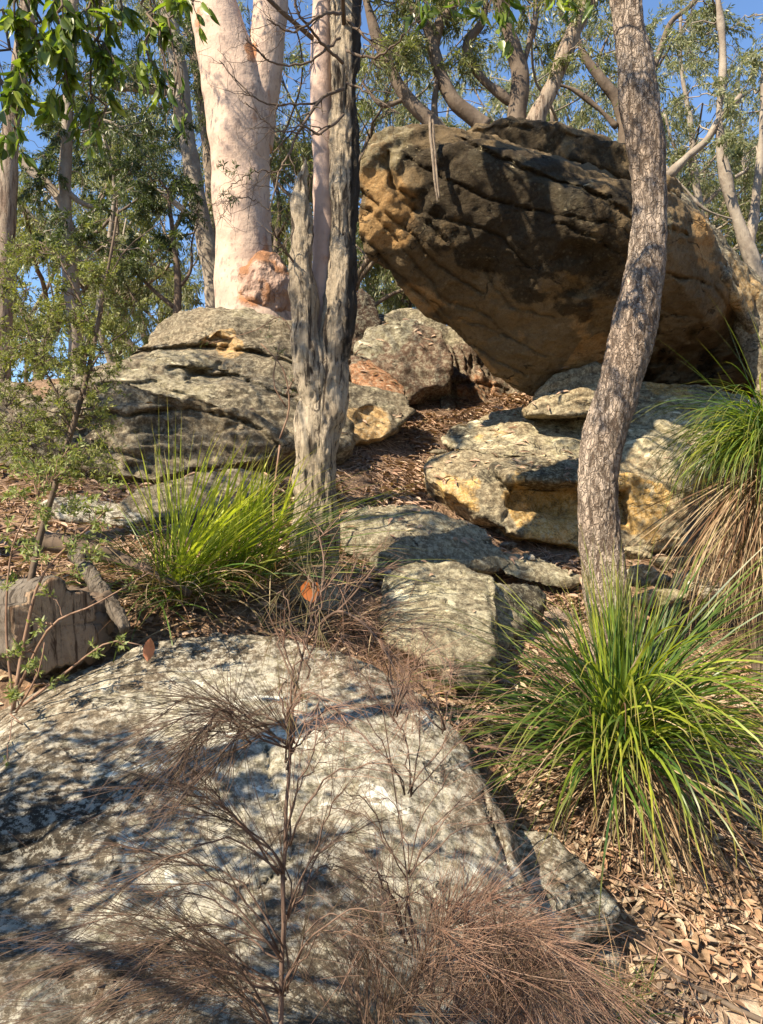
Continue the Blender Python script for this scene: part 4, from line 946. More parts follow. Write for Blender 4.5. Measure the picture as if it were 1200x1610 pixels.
tree('leafy_branch_tree', 'slender tree reaching over the top edge with a few large bright leaves above the overhang', 'tree',
     [L([(1290, 1150, 3.4, 40), (1300, 700, 3.5, 34), (1280, 300, 3.6, 30), (1240, 0, 3.6, 24), (1150, -150, 3.6, 18), (1000, -160, 3.6, 12), (880, -90, 3.6, 8), (760, -60, 3.6, 6), (650, -50, 3.6, 3)])], cl, B_GREY, M_BROAD, (LEAFN, .085, .034, 0), seed=34, droop=.5, twr=.003, ntw=4, twm=B_DARK)

# --- a gum standing left of the picture, dappling the outcrop and the torn trunk
rng = np.random.default_rng(35)
gl = [(np.array([(-4.3, 2.4, .7), (-4.2, 2.5, 2.5), (-4.0, 2.5, 4.0), (-3.7, 2.6, 5.6), (-3.6, 2.9, 7.4)]), np.array([.14, .12, .10, .07, .03])), (np.array([(-4.0, 2.5, 4.0), (-3.2, 2.6, 5.2), (-2.4, 2.7, 5.9)]), np.array([.06, .04, .02])),
      (np.array([(-4.2, 2.5, 2.8), (-3.6, 2.2, 3.6), (-2.8, 2.0, 4.3)]), np.array([.05, .035, .015]))]
cl = shade(rng, [(200, 660, 5.7), (320, 680, 5.7), (430, 700, 5.8), (120, 700, 5.6), (300, 560, 7), (420, 540, 7.4), (500, 600, 4.4), (520, 420, 4.4), (540, 250, 4.4), (380, 250, 8.6), (150, 780, 5.2)], 2.6, 5.6, 70, .28, 110, .28)
tree('gum_tree', 'gum tree standing outside the left edge, shading the outcrop', 'tree', gl, cl, B_GREY, M_GUM, LN, seed=36, group='gum trees around the rocks', twr=.003, ntw=5)

# --- traced trunks behind the rocks
ft = []
def bt(label, limbs, clumps, bark, leafm=M_GUM, lp=LN, name='gum_tree', group='gum trees behind the rocks', down=True, **k):
    limbs = [L(l) for l in limbs]
    if down:      # carry the first limb down into the ground behind the rocks
        p, r = limbs[0]
        g = float(G(p[0, 0], p[0, 1])[0]) - .15
        if p[0, 2] > g:
            p = np.vstack([[p[0, 0] + .03, p[0, 1], g], p]); r = np.concatenate([[r[0] * 1.25], r])
            limbs[0] = (p, r)
    ft.append(tree(name, label, 'tree', limbs, clumps, bark, leafm, lp, group=group, **k))
R = np.random.default_rng(77)
bt('tall straight gum with stringy grey bark at the left edge', [[(2, 700, 9, 30), (4, 480, 9, 28), (12, 330, 9, 26), (18, 200, 9, 26), (34, 90, 9, 25), (45, 0, 9, 24), (55, -150, 9, 22), (70, -400, 9, 18)], [(30, 110, 9, 14), (5, 230, 9, 12), (-20, 380, 9, 8)]],
   field(R, -60, 160, -120, 90, 8.4, 9.8, 12, 45, 170), B_STRIP, seed=41, low=.01, seg=20, step=.04, bk=.006)
bt('crooked grey trunk just left of the burl gum', [[(338, 520, 11, 26), (334, 440, 11, 27), (322, 370, 11, 28), (308, 300, 11, 28), (298, 240, 11, 27), (290, 190, 11, 25), (282, 120, 11, 26), (272, 60, 11, 25), (262, 0, 11, 24), (250, -150, 11, 20), (260, -350, 11, 12)],
                                                     [(285, 145, 11, 12), (255, 142, 11, 14), (215, 138, 11, 14), (175, 135, 11, 11), (150, 120, 11, 8)], [(325, 372, 11, 10), (300, 340, 11, 9), (270, 315, 11, 7), (235, 290, 11, 5)]],
   field(R, 130, 310, -60, 300, 10, 12, 40, 40, 230), B_GREY, M_DARKL, seed=42, low=.02, seg=20, step=.05)
bt('thin straight grey trunk almost touching the left side of the burl gum', [[(340, 520, 13, 18), (336, 400, 13, 17), (330, 280, 13, 17), (318, 170, 13, 16), (305, 80, 13, 16), (296, 10, 13, 15), (290, -150, 13, 12)]],
   field(R, 220, 340, -60, 120, 12, 14, 8, 40, 200), B_STRIP, M_GUM, seed=43, low=.02)
bt('pale trunk half hidden in dark foliage right of the left edge', [[(122, 600, 9.5, 24), (118, 500, 9.5, 24), (108, 400, 9.5, 22), (102, 300, 9.5, 20), (106, 200, 9.5, 18), (112, 80, 9.5, 16), (120, -60, 9.5, 12)], [(105, 330, 9.5, 16), (75, 290, 9.5, 15), (45, 265, 9.5, 14), (20, 235, 9.5, 8)],
                                                                       [(104, 300, 9.5, 9), (130, 320, 9.5, 8), (165, 330, 9.5, 5)]],
   field(R, 30, 250, 60, 440, 8.8, 10.5, 50, 36, 230), B_GREY, M_DARKL, seed=44, low=.02)
bt('small dark forked tree in the blue gap left of the burl gum', [[(278, 520, 10, 14), (280, 450, 10, 12), (276, 400, 10, 9), (270, 350, 10, 7), (264, 300, 10, 4)], [(280, 455, 10, 7), (300, 425, 10, 5), (302, 380, 10, 3), (312, 350, 10, 2)], [(276, 485, 10, 8), (240, 455, 10, 6), (216, 430, 10, 4), (190, 400, 10, 3)], [(216, 430, 10, 3), (250, 410, 10, 2), (275, 380, 10, 1.5)]],
   field(R, 170, 310, 220, 420, 9.6, 10.4, 26, 28, 180), B_DARK, M_DARKL, seed=45)
bt('dark leaning trunk on the top left of the overhanging boulder', [[(700, 215, 8.2, 26), (672, 185, 8.2, 24), (645, 160, 8.2, 22), (622, 125, 8.2, 20), (606, 90, 8.2, 18), (590, 50, 8.2, 16), (570, -20, 8.2, 12)], [(640, 155, 8.2, 10), (600, 165, 8.2, 7), (570, 130, 8.2, 4)]],
   field(R, 550, 670, -80, 120, 7.8, 8.8, 20, 36, 170), B_BROWN, seed=46, low=.015, down=False)
bt('grey curving trunk that sweeps left from the cap slab', [[(765, 200, 8.4, 26), (745, 185, 8.4, 24), (715, 160, 8.4, 23), (696, 125, 8.4, 22), (682, 80, 8.4, 20), (670, 40, 8.4, 18), (640, 10, 8.4, 14), (600, -40, 8.4, 8)], [(682, 80, 8.4, 16), (690, 40, 8.4, 15), (712, 10, 8.4, 14), (730, -50, 8.4, 10)],
                                                                  [(690, 115, 8.4, 10), (683, 160, 8.4, 11), (685, 200, 8.4, 11)]],
   field(R, 620, 760, -90, 110, 8, 9, 20, 36, 170), B_BROWN, seed=47, low=.015, down=False)
bt('thick forked trunk with reddish bark standing on the cap slab', [[(812, 205, 8.6, 34), (814, 170, 8.6, 30), (818, 120, 8.6, 28), (808, 80, 8.6, 24), (795, 40, 8.6, 22), (780, -10, 8.6, 18), (760, -100, 8.6, 12)], [(812, 168, 8.6, 14), (790, 150, 8.6, 16), (760, 125, 8.6, 15), (738, 95, 8.6, 14), (736, 65, 8.6, 12), (760, 30, 8.6, 10), (765, -30, 8.6, 6)],
                                                                       [(820, 120, 8.6, 10), (832, 70, 8.6, 8), (848, 10, 8.6, 6)]],
   field(R, 700, 880, -100, 120, 8.2, 9.4, 22, 36, 150), B_BROWN, seed=48, low=.02, down=False)
bt('pale rough trunk leaning right from the cap slab', [[(838, 205, 8.5, 34), (848, 175, 8.5, 28), (866, 140, 8.5, 26), (884, 95, 8.5, 25), (902, 50, 8.5, 24), (918, 15, 8.5, 22), (940, -40, 8.5, 18), (960, -150, 8.5, 12)]],
   field(R, 850, 990, -120, 110, 8, 9, 18, 36, 150), B_STRIP, seed=49, low=.02, bk=.008, seg=20, step=.03, down=False)
bt('dark crooked limbed tree between the cap slab and the curved trunk', [[(985, 300, 10.5, 22), (982, 220, 10.5, 20), (972, 160, 10.5, 18), (945, 125, 10.5, 16), (920, 90, 10.5, 13), (905, 50, 10.5, 10), (880, 20, 10.5, 8)], [(965, 150, 10.5, 12), (940, 110, 10.5, 8), (955, 60, 10.5, 6), (990, 0, 10.5, 5)],
                                                                            [(970, 200, 10.5, 9), (940, 170, 10.5, 8), (900, 140, 10.5, 5), (860, 130, 10.5, 3)], [(1020, 130, 10.5, 10), (1038, 80, 10.5, 9), (1055, 35, 10.5, 9), (1090, 5, 10.5, 8), (1120, -40, 10.5, 6)]],
   field(R, 860, 1110, -30, 190, 9.8, 11.4, 30, 36, 170), B_BROWN, M_GUMG, seed=50, low=.02)
bt('bare grey trunk with a bend at the right edge', [[(1215, 640, 8.5, 26), (1205, 500, 8.5, 24), (1190, 430, 8.5, 23), (1168, 370, 8.5, 22), (1148, 310, 8.5, 17), (1135, 240, 8.5, 16), (1131, 180, 8.5, 13), (1137, 110, 8.5, 11), (1134, 40, 8.5, 9), (1120, -60, 8.5, 6)], [(1178, 390, 8.5, 16), (1188, 320, 8.5, 14), (1196, 240, 8.5, 12), (1200, 150, 8.5, 9), (1210, 20, 8.5, 6)],
                                                       [(1050, 278, 8.5, 15), (1080, 248, 8.5, 13), (1110, 222, 8.5, 12), (1130, 190, 8.5, 9), (1165, 150, 8.5, 6)], [(1045, 262, 8.5, 6), (1080, 300, 8.5, 5), (1110, 330, 8.5, 4), (1170, 350, 8.5, 3)]],
   field(R, 1040, 1230, 0, 260, 8, 9.6, 30, 34, 170), B_GREY, M_GUMG, seed=51, low=.02)
bt('slim grey tree seen between the curved trunk and the right edge', [[(1110, 420, 12, 15), (1100, 330, 12, 13), (1093, 270, 12, 11), (1085, 190, 12, 9), (1072, 110, 12, 7), (1070, 20, 12, 5)], [(1100, 330, 12, 8), (1140, 290, 12, 6), (1170, 270, 12, 4)], [(1093, 270, 12, 7), (1060, 230, 12, 5), (1045, 180, 12, 3)]],
   field(R, 1040, 1220, 40, 420, 11, 13.5, 38, 34, 170), B_GREY, M_GUMG, seed=52, low=.02)

# --- the wood beyond: each tree its own
def wild(px, Y, h, seed, bark, leafm, label, nclump=26, per=150, dens=1.0, cr=.5, slim=1.0, xx=None, big=1.0, group='trees of the wood beyond the rocks'):
    rng = np.random.default_rng(seed)
    x = (px - 600) / F * Y if xx is None else xx; z = float(G(x, Y)[0]) - .1
    base = np.array((x, Y, z)); limbs = []
    r0 = (h * .014 + .02) * slim
    def ext(p, d, ln, r, up):
        n = 6; pts = [p]
        for k in range(n):
            d = nrm(d + rng.normal(size=3) * .17 + np.array((0, 0, up)))
            pts.append(pts[-1] + d * ln / n)
        return np.array(pts), np.linspace(r, r * .45, n + 1), d
    p, r, d = ext(base, np.array((rng.normal() * .1, rng.normal() * .1, 1.)), h * .6, r0, .08)
    limbs.append((p, r)); tips = []
    for k in range(5):
        i = rng.integers(2, 7); a = rng.uniform(0, 6.28)
        q, rr, dd = ext(p[i], np.array((math.cos(a), math.sin(a), rng.uniform(.5, 1.3))), h * rng.uniform(.22, .42), r[i] * .65, .05)
        limbs.append((q, rr)); tips += [q[-1], q[-2], q[3]]
        for j in range(2):
            i2 = rng.integers(2, 6); a = rng.uniform(0, 6.28)
            q2, r2, _ = ext(q[i2], np.array((math.cos(a), math.sin(a), .5)), h * rng.uniform(.10, .2), rr[i2] * .6, .02)
            limbs.append((q2, r2)); tips += [q2[-1], q2[3]]
    cl = []
    for k in range(nclump):
        tp = tips[rng.integers(len(tips))]
        cl.append((tp + rng.normal(size=3) * np.array((.5, .5, .45)) * cr * 1.5, cr * rng.uniform(.6, 1.2), int(per * rng.uniform(.6, 1.3))))
    lp = (LEAF4, (.12 if Y < 22 else .16) * big, (.022 if Y < 22 else .034) * big, .04)
    return tree('gum_tree', label, 'tree', limbs, cl, bark, leafm, lp, seed=seed, group=group, droop=.7, twr=.006, ntw=6, seg=9, step=.2)
where = ['behind the left edge trunk', 'above the shrub at far left', 'left of the crooked grey trunk', 'between the crooked grey trunk and the burl gum', 'low in the gap left of the burl gum', 'just right of the burl gum',
         'between the burl gum and the twin trunk', 'right of the twin trunk above the rounded boulder', 'behind the leaning trunk on the boulder', 'behind the curving trunk on the boulder', 'behind the thick forked trunk', 'behind the pale leaning trunk',
         'left of the curved trunk top', 'behind the curved trunk top', 'right of the curved trunk', 'behind the slim grey tree', 'behind the bent trunk at the right edge', 'low at the far right behind the rim rock', 'in the gap right of the burl gum limb', 'behind the smooth stem of the twin trunk', 'above the rounded boulder, second row', 'at the top right corner']
k = 0
for (px, Y, h) in [(-30, 17, 9), (60, 13.5, 6.5), (150, 15, 9), (235, 18, 10), (250, 13, 3.4), (455, 13, 7.5), (450, 20, 10), (600, 17, 7.5), (640, 14.5, 7), (720, 19, 10), (800, 15, 8.5), (880, 21, 11), (930, 15, 8), (1010, 19, 10), (1075, 16, 8.5), (1130, 20, 10), (1210, 15, 8.5), (1160, 12.5, 4.2), (440, 16, 9), (520, 22, 11), (620, 23, 10), (1180, 17, 9.5)]:
    wild(px, Y, h, 100 + k, (B_GREY, B_BROWN, B_STRIP)[k % 3], (M_GUMG, M_GUM, M_GUMG, M_GUM)[k % 4], ('tall', 'slender', 'spreading')[k % 3] + ' gum tree in the wood beyond, ' + where[k], 34 if Y < 14 else 60, 260, cr=.55 if h > 5 else .35)
    k += 1
SL = [(575, 12.5, 8, 'between twin trunk and boulder'), (655, 13, 9, 'over the left tip of the boulder'), (745, 12.5, 8, 'over the bark strip'), (835, 13.5, 9, 'over the middle of the cap slab'), (905, 12.5, 8, 'over the right half of the cap slab'),
      (1060, 13, 9, 'hard right of the curved trunk'), (1105, 14, 8, 'midway to the right edge'), (1165, 13.5, 9, 'at the top right'), (385, 14, 9, 'seen in the fork of the burl gum'), (445, 12, 8, 'in the narrow gap right of the burl gum'), (180, 13, 8, 'in the dark foliage at upper left'), (240, 14, 8, 'near the crooked grey trunk')]
for (px, Y, h, lab) in SL:
    wild(px, Y, h, 300 + k, (B_STRIP, B_BROWN, B_GREY)[k % 3], (M_GUMG, M_GUM)[k % 2], 'slender gum with fine crossing branches, ' + lab, 30, 180, cr=.5, slim=.55)
    k += 1
for (px, Y, h, lab) in [(-150, 30, 14, 'far off the left edge'), (100, 32, 13, 'second row at the left'), (330, 34, 12, 'behind the burl gum'), (540, 30, 12, 'behind the twin trunk'), (690, 33, 14, 'behind the overhang left end'), (860, 30, 13, 'behind the cap slab'),
                        (1000, 34, 14, 'behind the curved trunk'), (1150, 28, 12, 'toward the right edge'), (1300, 26, 12, 'past the right edge')]:
    wild(px, Y, h, 140 + k, B_GREY, (M_GUMG, M_GUM)[k % 2], 'distant gum tree in the far row of the wood, ' + lab, 60, 280, cr=.9)
    k += 1
# the bush that stands round the camera: beside and behind it, never in the picture from here
for (xx, yy, h, lab) in [(6.5, 2.0, 9, 'to the right of the path'), (5.5, -2.0, 9, 'behind the camera to the right'), (9.0, 5.5, 10, 'far to the right'), (2.0, -6.0, 9, 'straight behind the camera'), (-2.0, -9.0, 6, 'behind the camera to the left'), (-8.5, 5.5, 8, 'far to the left'),
                         (-8.0, 1.5, 4.5, 'low, at left'), (-7.0, -3.5, 4.5, 'low, at left behind the camera'), (8.0, -6.0, 9, 'far behind at right'), (-12, -8, 7, 'far behind at left'), (11, 1, 9, 'farther right'), (4.0, .2, 5, 'close at right of the path')]:
    wild(0, yy, h, 400 + k, (B_GREY, B_BROWN)[k % 2], (M_DARKL, M_GUM)[k % 2], 'gum tree outside the picture, ' + lab, 40, 110, cr=.9 if h > 5 else .7, xx=xx, big=2.0, group='gum trees around the rocks')
    k += 1
# low scrub closing the gaps at the foot of the wood
rng = np.random.default_rng(91)
for i, (px, Y, r, n, lab) in enumerate([(205, 11, .55, 10, 'left of the outcrop top'), (130, 10, .7, 14, 'behind the left shrub'), (40, 10, .8, 16, 'at the left edge above the crumbling rock'), (575, 13, .7, 10, 'in the gap between twin trunk and overhang'),
                                        (300, 16, .8, 10, 'far behind the outcrop crest'), (1150, 11, .8, 12, 'behind the right rim rock'), (470, 14, .8, 8, 'behind the burl and the twin trunk')]):
    x = (px - 600) / F * Y; z = float(G(x, Y)[0])
    lim = [(np.array([(x, Y, z - .05), (x + .05, Y, z + r * .6), (x + rng.normal() * .2, Y, z + r * 1.2)]), np.array([.03, .02, .008]))]
    cl = [((x + rng.normal() * r * .6, Y + rng.normal() * r * .5, z + r * rng.uniform(.4, 1.7)), r * .4, 200) for k in range(n)]
    tree('bush', 'low green bush ' + lab, 'bush', lim, cl, B_DARK, (M_GUM, M_SHRUB)[i % 2], LN, seed=200 + i, group='bushes behind the rocks', twr=.004)

# ------------------------------------------------------------------ shrubs on the left
rng = np.random.default_rng(55)
LS = (LEAF4, .022, .0062, .002)
sh = [L([(28, 1010, 3.25, 12), (45, 930, 3.25, 11), (62, 850, 3.3, 10), (85, 770, 3.3, 9), (112, 680, 3.3, 9), (135, 600, 3.3, 8), (152, 520, 3.3, 7), (165, 450, 3.3, 5), (178, 380, 3.3, 4), (186, 330, 3.3, 2.5)]),
      L([(112, 680, 3.3, 5), (90, 620, 3.3, 4), (60, 560, 3.3, 3), (30, 480, 3.3, 2)]), L([(135, 600, 3.3, 4), (160, 550, 3.35, 3), (200, 520, 3.4, 2)]), L([(150, 530, 3.3, 4), (120, 460, 3.3, 3), (90, 400, 3.3, 2)]),
      L([(85, 770, 3.3, 4), (50, 700, 3.3, 3), (10, 640, 3.3, 2)]), L([(165, 450, 3.3, 3), (200, 390, 3.3, 2), (260, 345, 3.3, 1.4)])]
pts = []
for k in range(150):
    px = rng.uniform(-20, 180) ; py = rng.uniform(385, 760)
    pts.append((px, py, 3.3 + rng.uniform(-.25, .35), rng.uniform(20, 38), 115))
pts += [(205, 510, 3.4, 26, 80), (215, 470, 3.4, 22, 60), (190, 560, 3.4, 24, 60), (225, 370, 3.3, 14, 30), (175, 620, 3.3, 20, 50), (195, 340, 3.3, 18, 50), (175, 300, 3.3, 18, 60), (150, 350, 3.3, 22, 70)]
tree('tea_tree_shrub', 'tall fine leaved olive green shrub with a thin dark slanting stem at the left edge', 'shrub', sh, C(pts), B_DARK, M_SHRUB, LS, seed=56, droop=.0, twr=.0018, ntw=6)
sh2 = [L([(20, 1120, 3.0, 7), (40, 1000, 3.0, 6), (70, 900, 3.0, 4), (150, 820, 3.0, 3), (170, 800, 3.0, 2)]), L([(30, 1080, 2.9, 5), (80, 985, 2.9, 4), (150, 950, 2.9, 2.5), (235, 900, 2.9, 1.4)]), L([(35, 1110, 2.9, 5), (100, 1060, 2.9, 4), (170, 1010, 2.9, 2.5), (225, 1015, 2.9, 1.6)]),
       L([(20, 1100, 2.9, 5), (10, 980, 2.9, 4), (20, 860, 2.9, 3), (60, 780, 2.9, 2)]), L([(25, 1120, 2.8, 4), (60, 1060, 2.7, 3), (70, 1010, 2.7, 2)])]
pts = [(20, 780, 2.9, 26, 46), (60, 800, 2.9, 26, 46), (110, 790, 3.0, 26, 46), (160, 800, 3.0, 24, 40), (40, 860, 2.9, 28, 46), (15, 920, 2.9, 24, 40), (120, 900, 3.0, 20, 26), (150, 875, 3.0, 16, 22), (205, 920, 2.9, 14, 16), (190, 1010, 2.9, 16, 20), (150, 1020, 2.9, 18, 24),
       (30, 1030, 2.8, 26, 46), (60, 1050, 2.8, 26, 46), (20, 1090, 2.8, 26, 46), (95, 1075, 2.8, 14, 20), (60, 985, 2.8, 18, 20), (85, 740, 3.0, 24, 36), (30, 720, 3.0, 28, 46), (120, 700, 3.1, 20, 30), (10, 840, 2.9, 30, 40), (225, 880, 3.0, 10, 10), (75, 930, 2.9, 14, 16), (20, 1220, 2.5, 14, 24), (180, 760, 3.0, 14, 20)]
pts = [(a_, b_, c_, d_, int(e_ * 2.0)) for a_, b_, c_, d_, e_ in pts] + [(rs_.uniform(-10, 160), rs_.uniform(730, 880), 3.0 + rs_.uniform(-.2, .2), 24, 60) for rs_ in [np.random.default_rng(5)] for _ in range(16)]
tree('leafy_shrub', 'fresh green small leaved shrub with arching stems in front of the split log', 'shrub', sh2, C(pts), B_TWIG, M_SHRUB2, (LEAF4, .026, .0085, .0), seed=57, droop=-.1, twr=.0016, ntw=6)
dt = [L([(258, 770, 4.2, 4), (240, 700, 4.2, 3), (250, 620, 4.2, 2), (240, 560, 4.2, 1.4)]), L([(440, 690, 4.6, 3), (455, 640, 4.6, 2.6), (445, 580, 4.6, 2.2), (410, 540, 4.6, 1.4)]), L([(450, 620, 4.6, 2.4), (470, 570, 4.6, 2), (445, 500, 4.6, 1.6), (400, 520, 4.6, 1.2), (330, 540, 4.6, 1.0)]),
      L([(450, 640, 4.6, 2.4), (430, 600, 4.6, 2), (440, 540, 4.6, 1.4)])]
dt[0] = L([(440, 930, 4.4, 4), (430, 800, 4.5, 3.4), (440, 700, 4.6, 3)])
tree('thin_shrub', 'spindly nearly bare shrub just left of the twin trunk against the outcrop', 'shrub', dt, C([(325, 535, 4.6, 12, 12), (440, 560, 4.6, 26, 40), (455, 600, 4.6, 24, 30), (420, 520, 4.6, 20, 20), (445, 500, 4.6, 16, 16), (470, 620, 4.6, 20, 24)]), B_TWIG, M_DARKL, (LEAF4, .03, .006, 0), seed=58, droop=.2, twr=.0014, ntw=5)

# ------------------------------------------------------------------ grasses
def gclamp(p, h=.012):
    g = G(p[..., 0], p[..., 1]) + h
    p[..., 2] = np.maximum(p[..., 2], g)
    return p
def blades(base, n, Lr, el, az, bend, wd, rng, br=.05, K=12, pw=1.4, clamp=True, curl=.25, brz=.03):
    base = np.asarray(base, float)
    Ln = rng.uniform(*Lr, n); e0 = np.radians(rng.uniform(*el, n)); a = np.radians(rng.uniform(*az, n)); bd = np.radians(rng.uniform(*bend, n))
    da = rng.normal(size=n) * curl
    s = np.linspace(0, 1, K)
    e = e0[:, None] - bd[:, None] * s[None] ** pw
    aa = a[:, None] + da[:, None] * s[None]
    d = np.stack([np.cos(e) * np.cos(aa), np.cos(e) * np.sin(aa), np.sin(e)], -1)
    st = (Ln / (K - 1))[:, None, None] * d
    o = base + rng.normal(size=(n, 3)) * np.array((br, br, brz))
    p = o[:, None] + np.concatenate([np.zeros((n, 1, 3)), np.cumsum(st[:, :-1], 1)], 1)
    if clamp: p = gclamp(p)
    up = nrm(rng.normal(size=(n, 1, 3)) * .5 + np.array((0, 0, 1)))
    side = nrm(np.cross(d, np.broadcast_to(up, d.shape)) + 1e-6)
    w_ = wd * rng.uniform(.7, 1.3, n)[:, None] * np.interp(s, [0, .15, .7, 1], [.7, 1, .8, .08])[None]
    return strips(p, w_, side)
def grass_thing(name, label, cat, base, parts):
    t = thing(name, label, cat, base)
    for (pn, mat, lst) in parts:
        ac = Acc()
        for args in lst:
            V, Fc, tt = blades(**args); ac.add(V, Fc, tt)
        V, Fc, tt = ac.get()
        mk(pn, V, Fc, mat, t, base, smooth=False, attrs={'t': tt})
    return t
r1 = np.random.default_rng(61)
B1 = P(275, 935, 3.85); B2 = P(355, 915, 3.95); B3 = P(415, 905, 4.0)
grass_thing('grass_tussock', 'bright yellow green tussock of long grass blades left of the twin trunk', 'grass clump', B1, [
    ('blades', M_BLADE, [dict(base=B1, n=85, Lr=(.55, .95), el=(38, 75), az=(-50, 60), bend=(0, 32), wd=.012, rng=r1, br=.05),
                         dict(base=B2, n=80, Lr=(.5, .85), el=(42, 88), az=(-60, 70), bend=(0, 32), wd=.011, rng=r1, br=.08),
                         dict(base=B3, n=22, Lr=(.4, .7), el=(55, 95), az=(90, 200), bend=(0, 35), wd=.008, rng=r1, br=.07),
                         dict(base=B1, n=34, Lr=(.7, 1.1), el=(62, 95), az=(60, 240), bend=(0, 25), wd=.008, rng=r1, br=.06)]),
    ('long_blades', M_LIME, [dict(base=B1, n=46, Lr=(.75, 1.15), el=(25, 55), az=(-25, 30), bend=(5, 35), wd=.009, rng=r1, br=.08)]),
    ('shaded_blades', M_GREEN, [dict(base=B2, n=90, Lr=(.7, 1.15), el=(10, 45), az=(-40, 25), bend=(5, 45), wd=.007, rng=r1, br=.10),
                                dict(base=B1, n=70, Lr=(.45, .8), el=(0, 60), az=(-170, -20), bend=(30, 80), wd=.007, rng=r1, br=.08),
                                dict(base=B1, n=40, Lr=(.4, .8), el=(40, 80), az=(120, 240), bend=(10, 60), wd=.006, rng=r1, br=.08)]),
    ('dry_blades', M_STRAW, [dict(base=B1, n=160, Lr=(.3, .6), el=(-5, 40), az=(-180, 0), bend=(20, 70), wd=.006, rng=r1, br=.10),
                             dict(base=B3, n=120, Lr=(.25, .5), el=(-5, 40), az=(-180, 20), bend=(20, 70), wd=.006, rng=r1, br=.14),
                             dict(base=P(200, 900, 3.9), n=90, Lr=(.3, .6), el=(0, 50), az=(-180, 180), bend=(20, 70), wd=.005, rng=r1, br=.14)])])
B4 = P(975, 1185, 3.2)
grass_thing('grass_tree', 'large green grass tree with arching blades at the foot of the curved trunk', 'grass tree', B4, [
    ('crown', M_GREEN, [dict(base=B4, n=115, Lr=(.6, .95), el=(66, 94), az=(-20, 200), bend=(0, 25), wd=.0075, rng=r1, br=.035),
                        dict(base=B4, n=225, Lr=(.7, 1.3), el=(15, 70), az=(-60, 110), bend=(10, 85), wd=.0085, rng=r1, br=.05),
                        dict(base=B4, n=170, Lr=(.7, 1.15), el=(10, 65), az=(110, 230), bend=(20, 90), wd=.0085, rng=r1, br=.05),
                        dict(base=B4, n=120, Lr=(.6, 1.05), el=(10, 70), az=(-150, -20), bend=(60, 130), wd=.010, rng=r1, br=.05)]),
    ('bright_blades', M_LIME, [dict(base=B4, n=60, Lr=(.6, .9), el=(72, 92), az=(-20, 200), bend=(0, 25), wd=.008, rng=r1, br=.035),
                                 dict(base=B4, n=80, Lr=(.75, 1.15), el=(30, 78), az=(-125, -15), bend=(90, 150), wd=.010, rng=r1, br=.04)]),
    ('dry_skirt', M_STRAW, [dict(base=B4 - (0, 0, .03), n=240, Lr=(.35, .8), el=(-70, 10), az=(-180, 10), bend=(20, 60), wd=.006, rng=r1, br=.06),
                            dict(base=B4, n=90, Lr=(.6, 1.0), el=(15, 70), az=(-170, 200), bend=(50, 130), wd=.006, rng=r1, br=.05),
                             dict(base=B4 - (0, 0, .03), n=120, Lr=(.35, .7), el=(-50, 10), az=(10, 180), bend=(20, 60), wd=.006, rng=r1, br=.06)])])
B5 = P(1215, 705, 4.6)
g5 = grass_thing('tall_grass_tree', 'tall grass tree at the right edge with drooping green crown over a long dry skirt', 'grass tree', B5, [
    ('crown', M_GREEN, [dict(base=B5, n=520, Lr=(.5, 1.0), el=(0, 60), az=(90, 285), bend=(80, 140), wd=.0065, rng=r1, br=.06),
                        dict(base=B5, n=260, Lr=(.5, .95), el=(0, 60), az=(-75, 90), bend=(80, 150), wd=.0065, rng=r1, br=.06)]),
    ('bright_blades', M_LIME, [dict(base=B5, n=190, Lr=(.45, .85), el=(5, 65), az=(100, 290), bend=(80, 150), wd=.007, rng=r1, br=.06),
                                dict(base=B5, n=9, Lr=(.8, 1.1), el=(20, 80), az=(150, 220), bend=(0, 30), wd=.004, rng=r1, br=.06)]),
    ('dry_skirt', M_STRAW, [dict(base=B5 - (0, 0, .12), n=1200, Lr=(.8, 1.3), el=(-75, 0), az=(0, 360), bend=(15, 90), wd=.007, rng=r1, br=.06, pw=.5)])])
V, Fc = limb_mesh(np.array([(B5[0], B5[1], float(G(B5[0], B5[1])[0]) - .1), (B5[0] + .02, B5[1], B5[2] - .5), tuple(B5)]), np.array([.13, .12, .1]), 20, .05, .01)
mk('trunk', V, Fc, B_BROWN, g5, B5)
B6 = P(950, 1560, 2.3)
grass_thing('dry_tuft', 'small brown and green tuft of grass at the bottom edge beside the low rock', 'grass clump', B6, [
    ('blades', M_STRAW, [dict(base=B6, n=110, Lr=(.10, .3), el=(0, 60), az=(-180, 180), bend=(10, 60), wd=.003, rng=r1, br=.05)]),
    ('green_blades', M_GREEN, [dict(base=B6 + (.04, -.05, 0), n=60, Lr=(.08, .22), el=(10, 60), az=(-180, 180), bend=(10, 60), wd=.003, rng=r1, br=.05)])])
# dry grass and stems heaped at the foot of the twin trunk
r2 = np.random.default_rng(62)
B7 = P(560, 950, 4.15)
grass_thing('dry_grass_heap', 'heap of dry reddish straw at the foot of the twin trunk', 'grass clump', B7, [
    ('stems', M_STRAW, [dict(base=P(520, 975, 4.05), n=120, Lr=(.15, .38), el=(-10, 35), az=(-180, 180), bend=(10, 60), wd=.004, rng=r2, br=.10),
                        dict(base=P(590, 985, 4.1), n=130, Lr=(.2, .45), el=(-10, 40), az=(-180, 180), bend=(10, 60), wd=.004, rng=r2, br=.12)]),
    ('feathery_stems', M_NEEDLER, [dict(base=P(535, 985, 4.0), n=110, Lr=(.2, .45), el=(5, 45), az=(-60, 40), bend=(0, 50), wd=.0025, rng=r2, br=.08),
                                   dict(base=P(590, 1060, 3.75), n=140, Lr=(.2, .5), el=(0, 50), az=(-150, 60), bend=(0, 60), wd=.0025, rng=r2, br=.12)])])

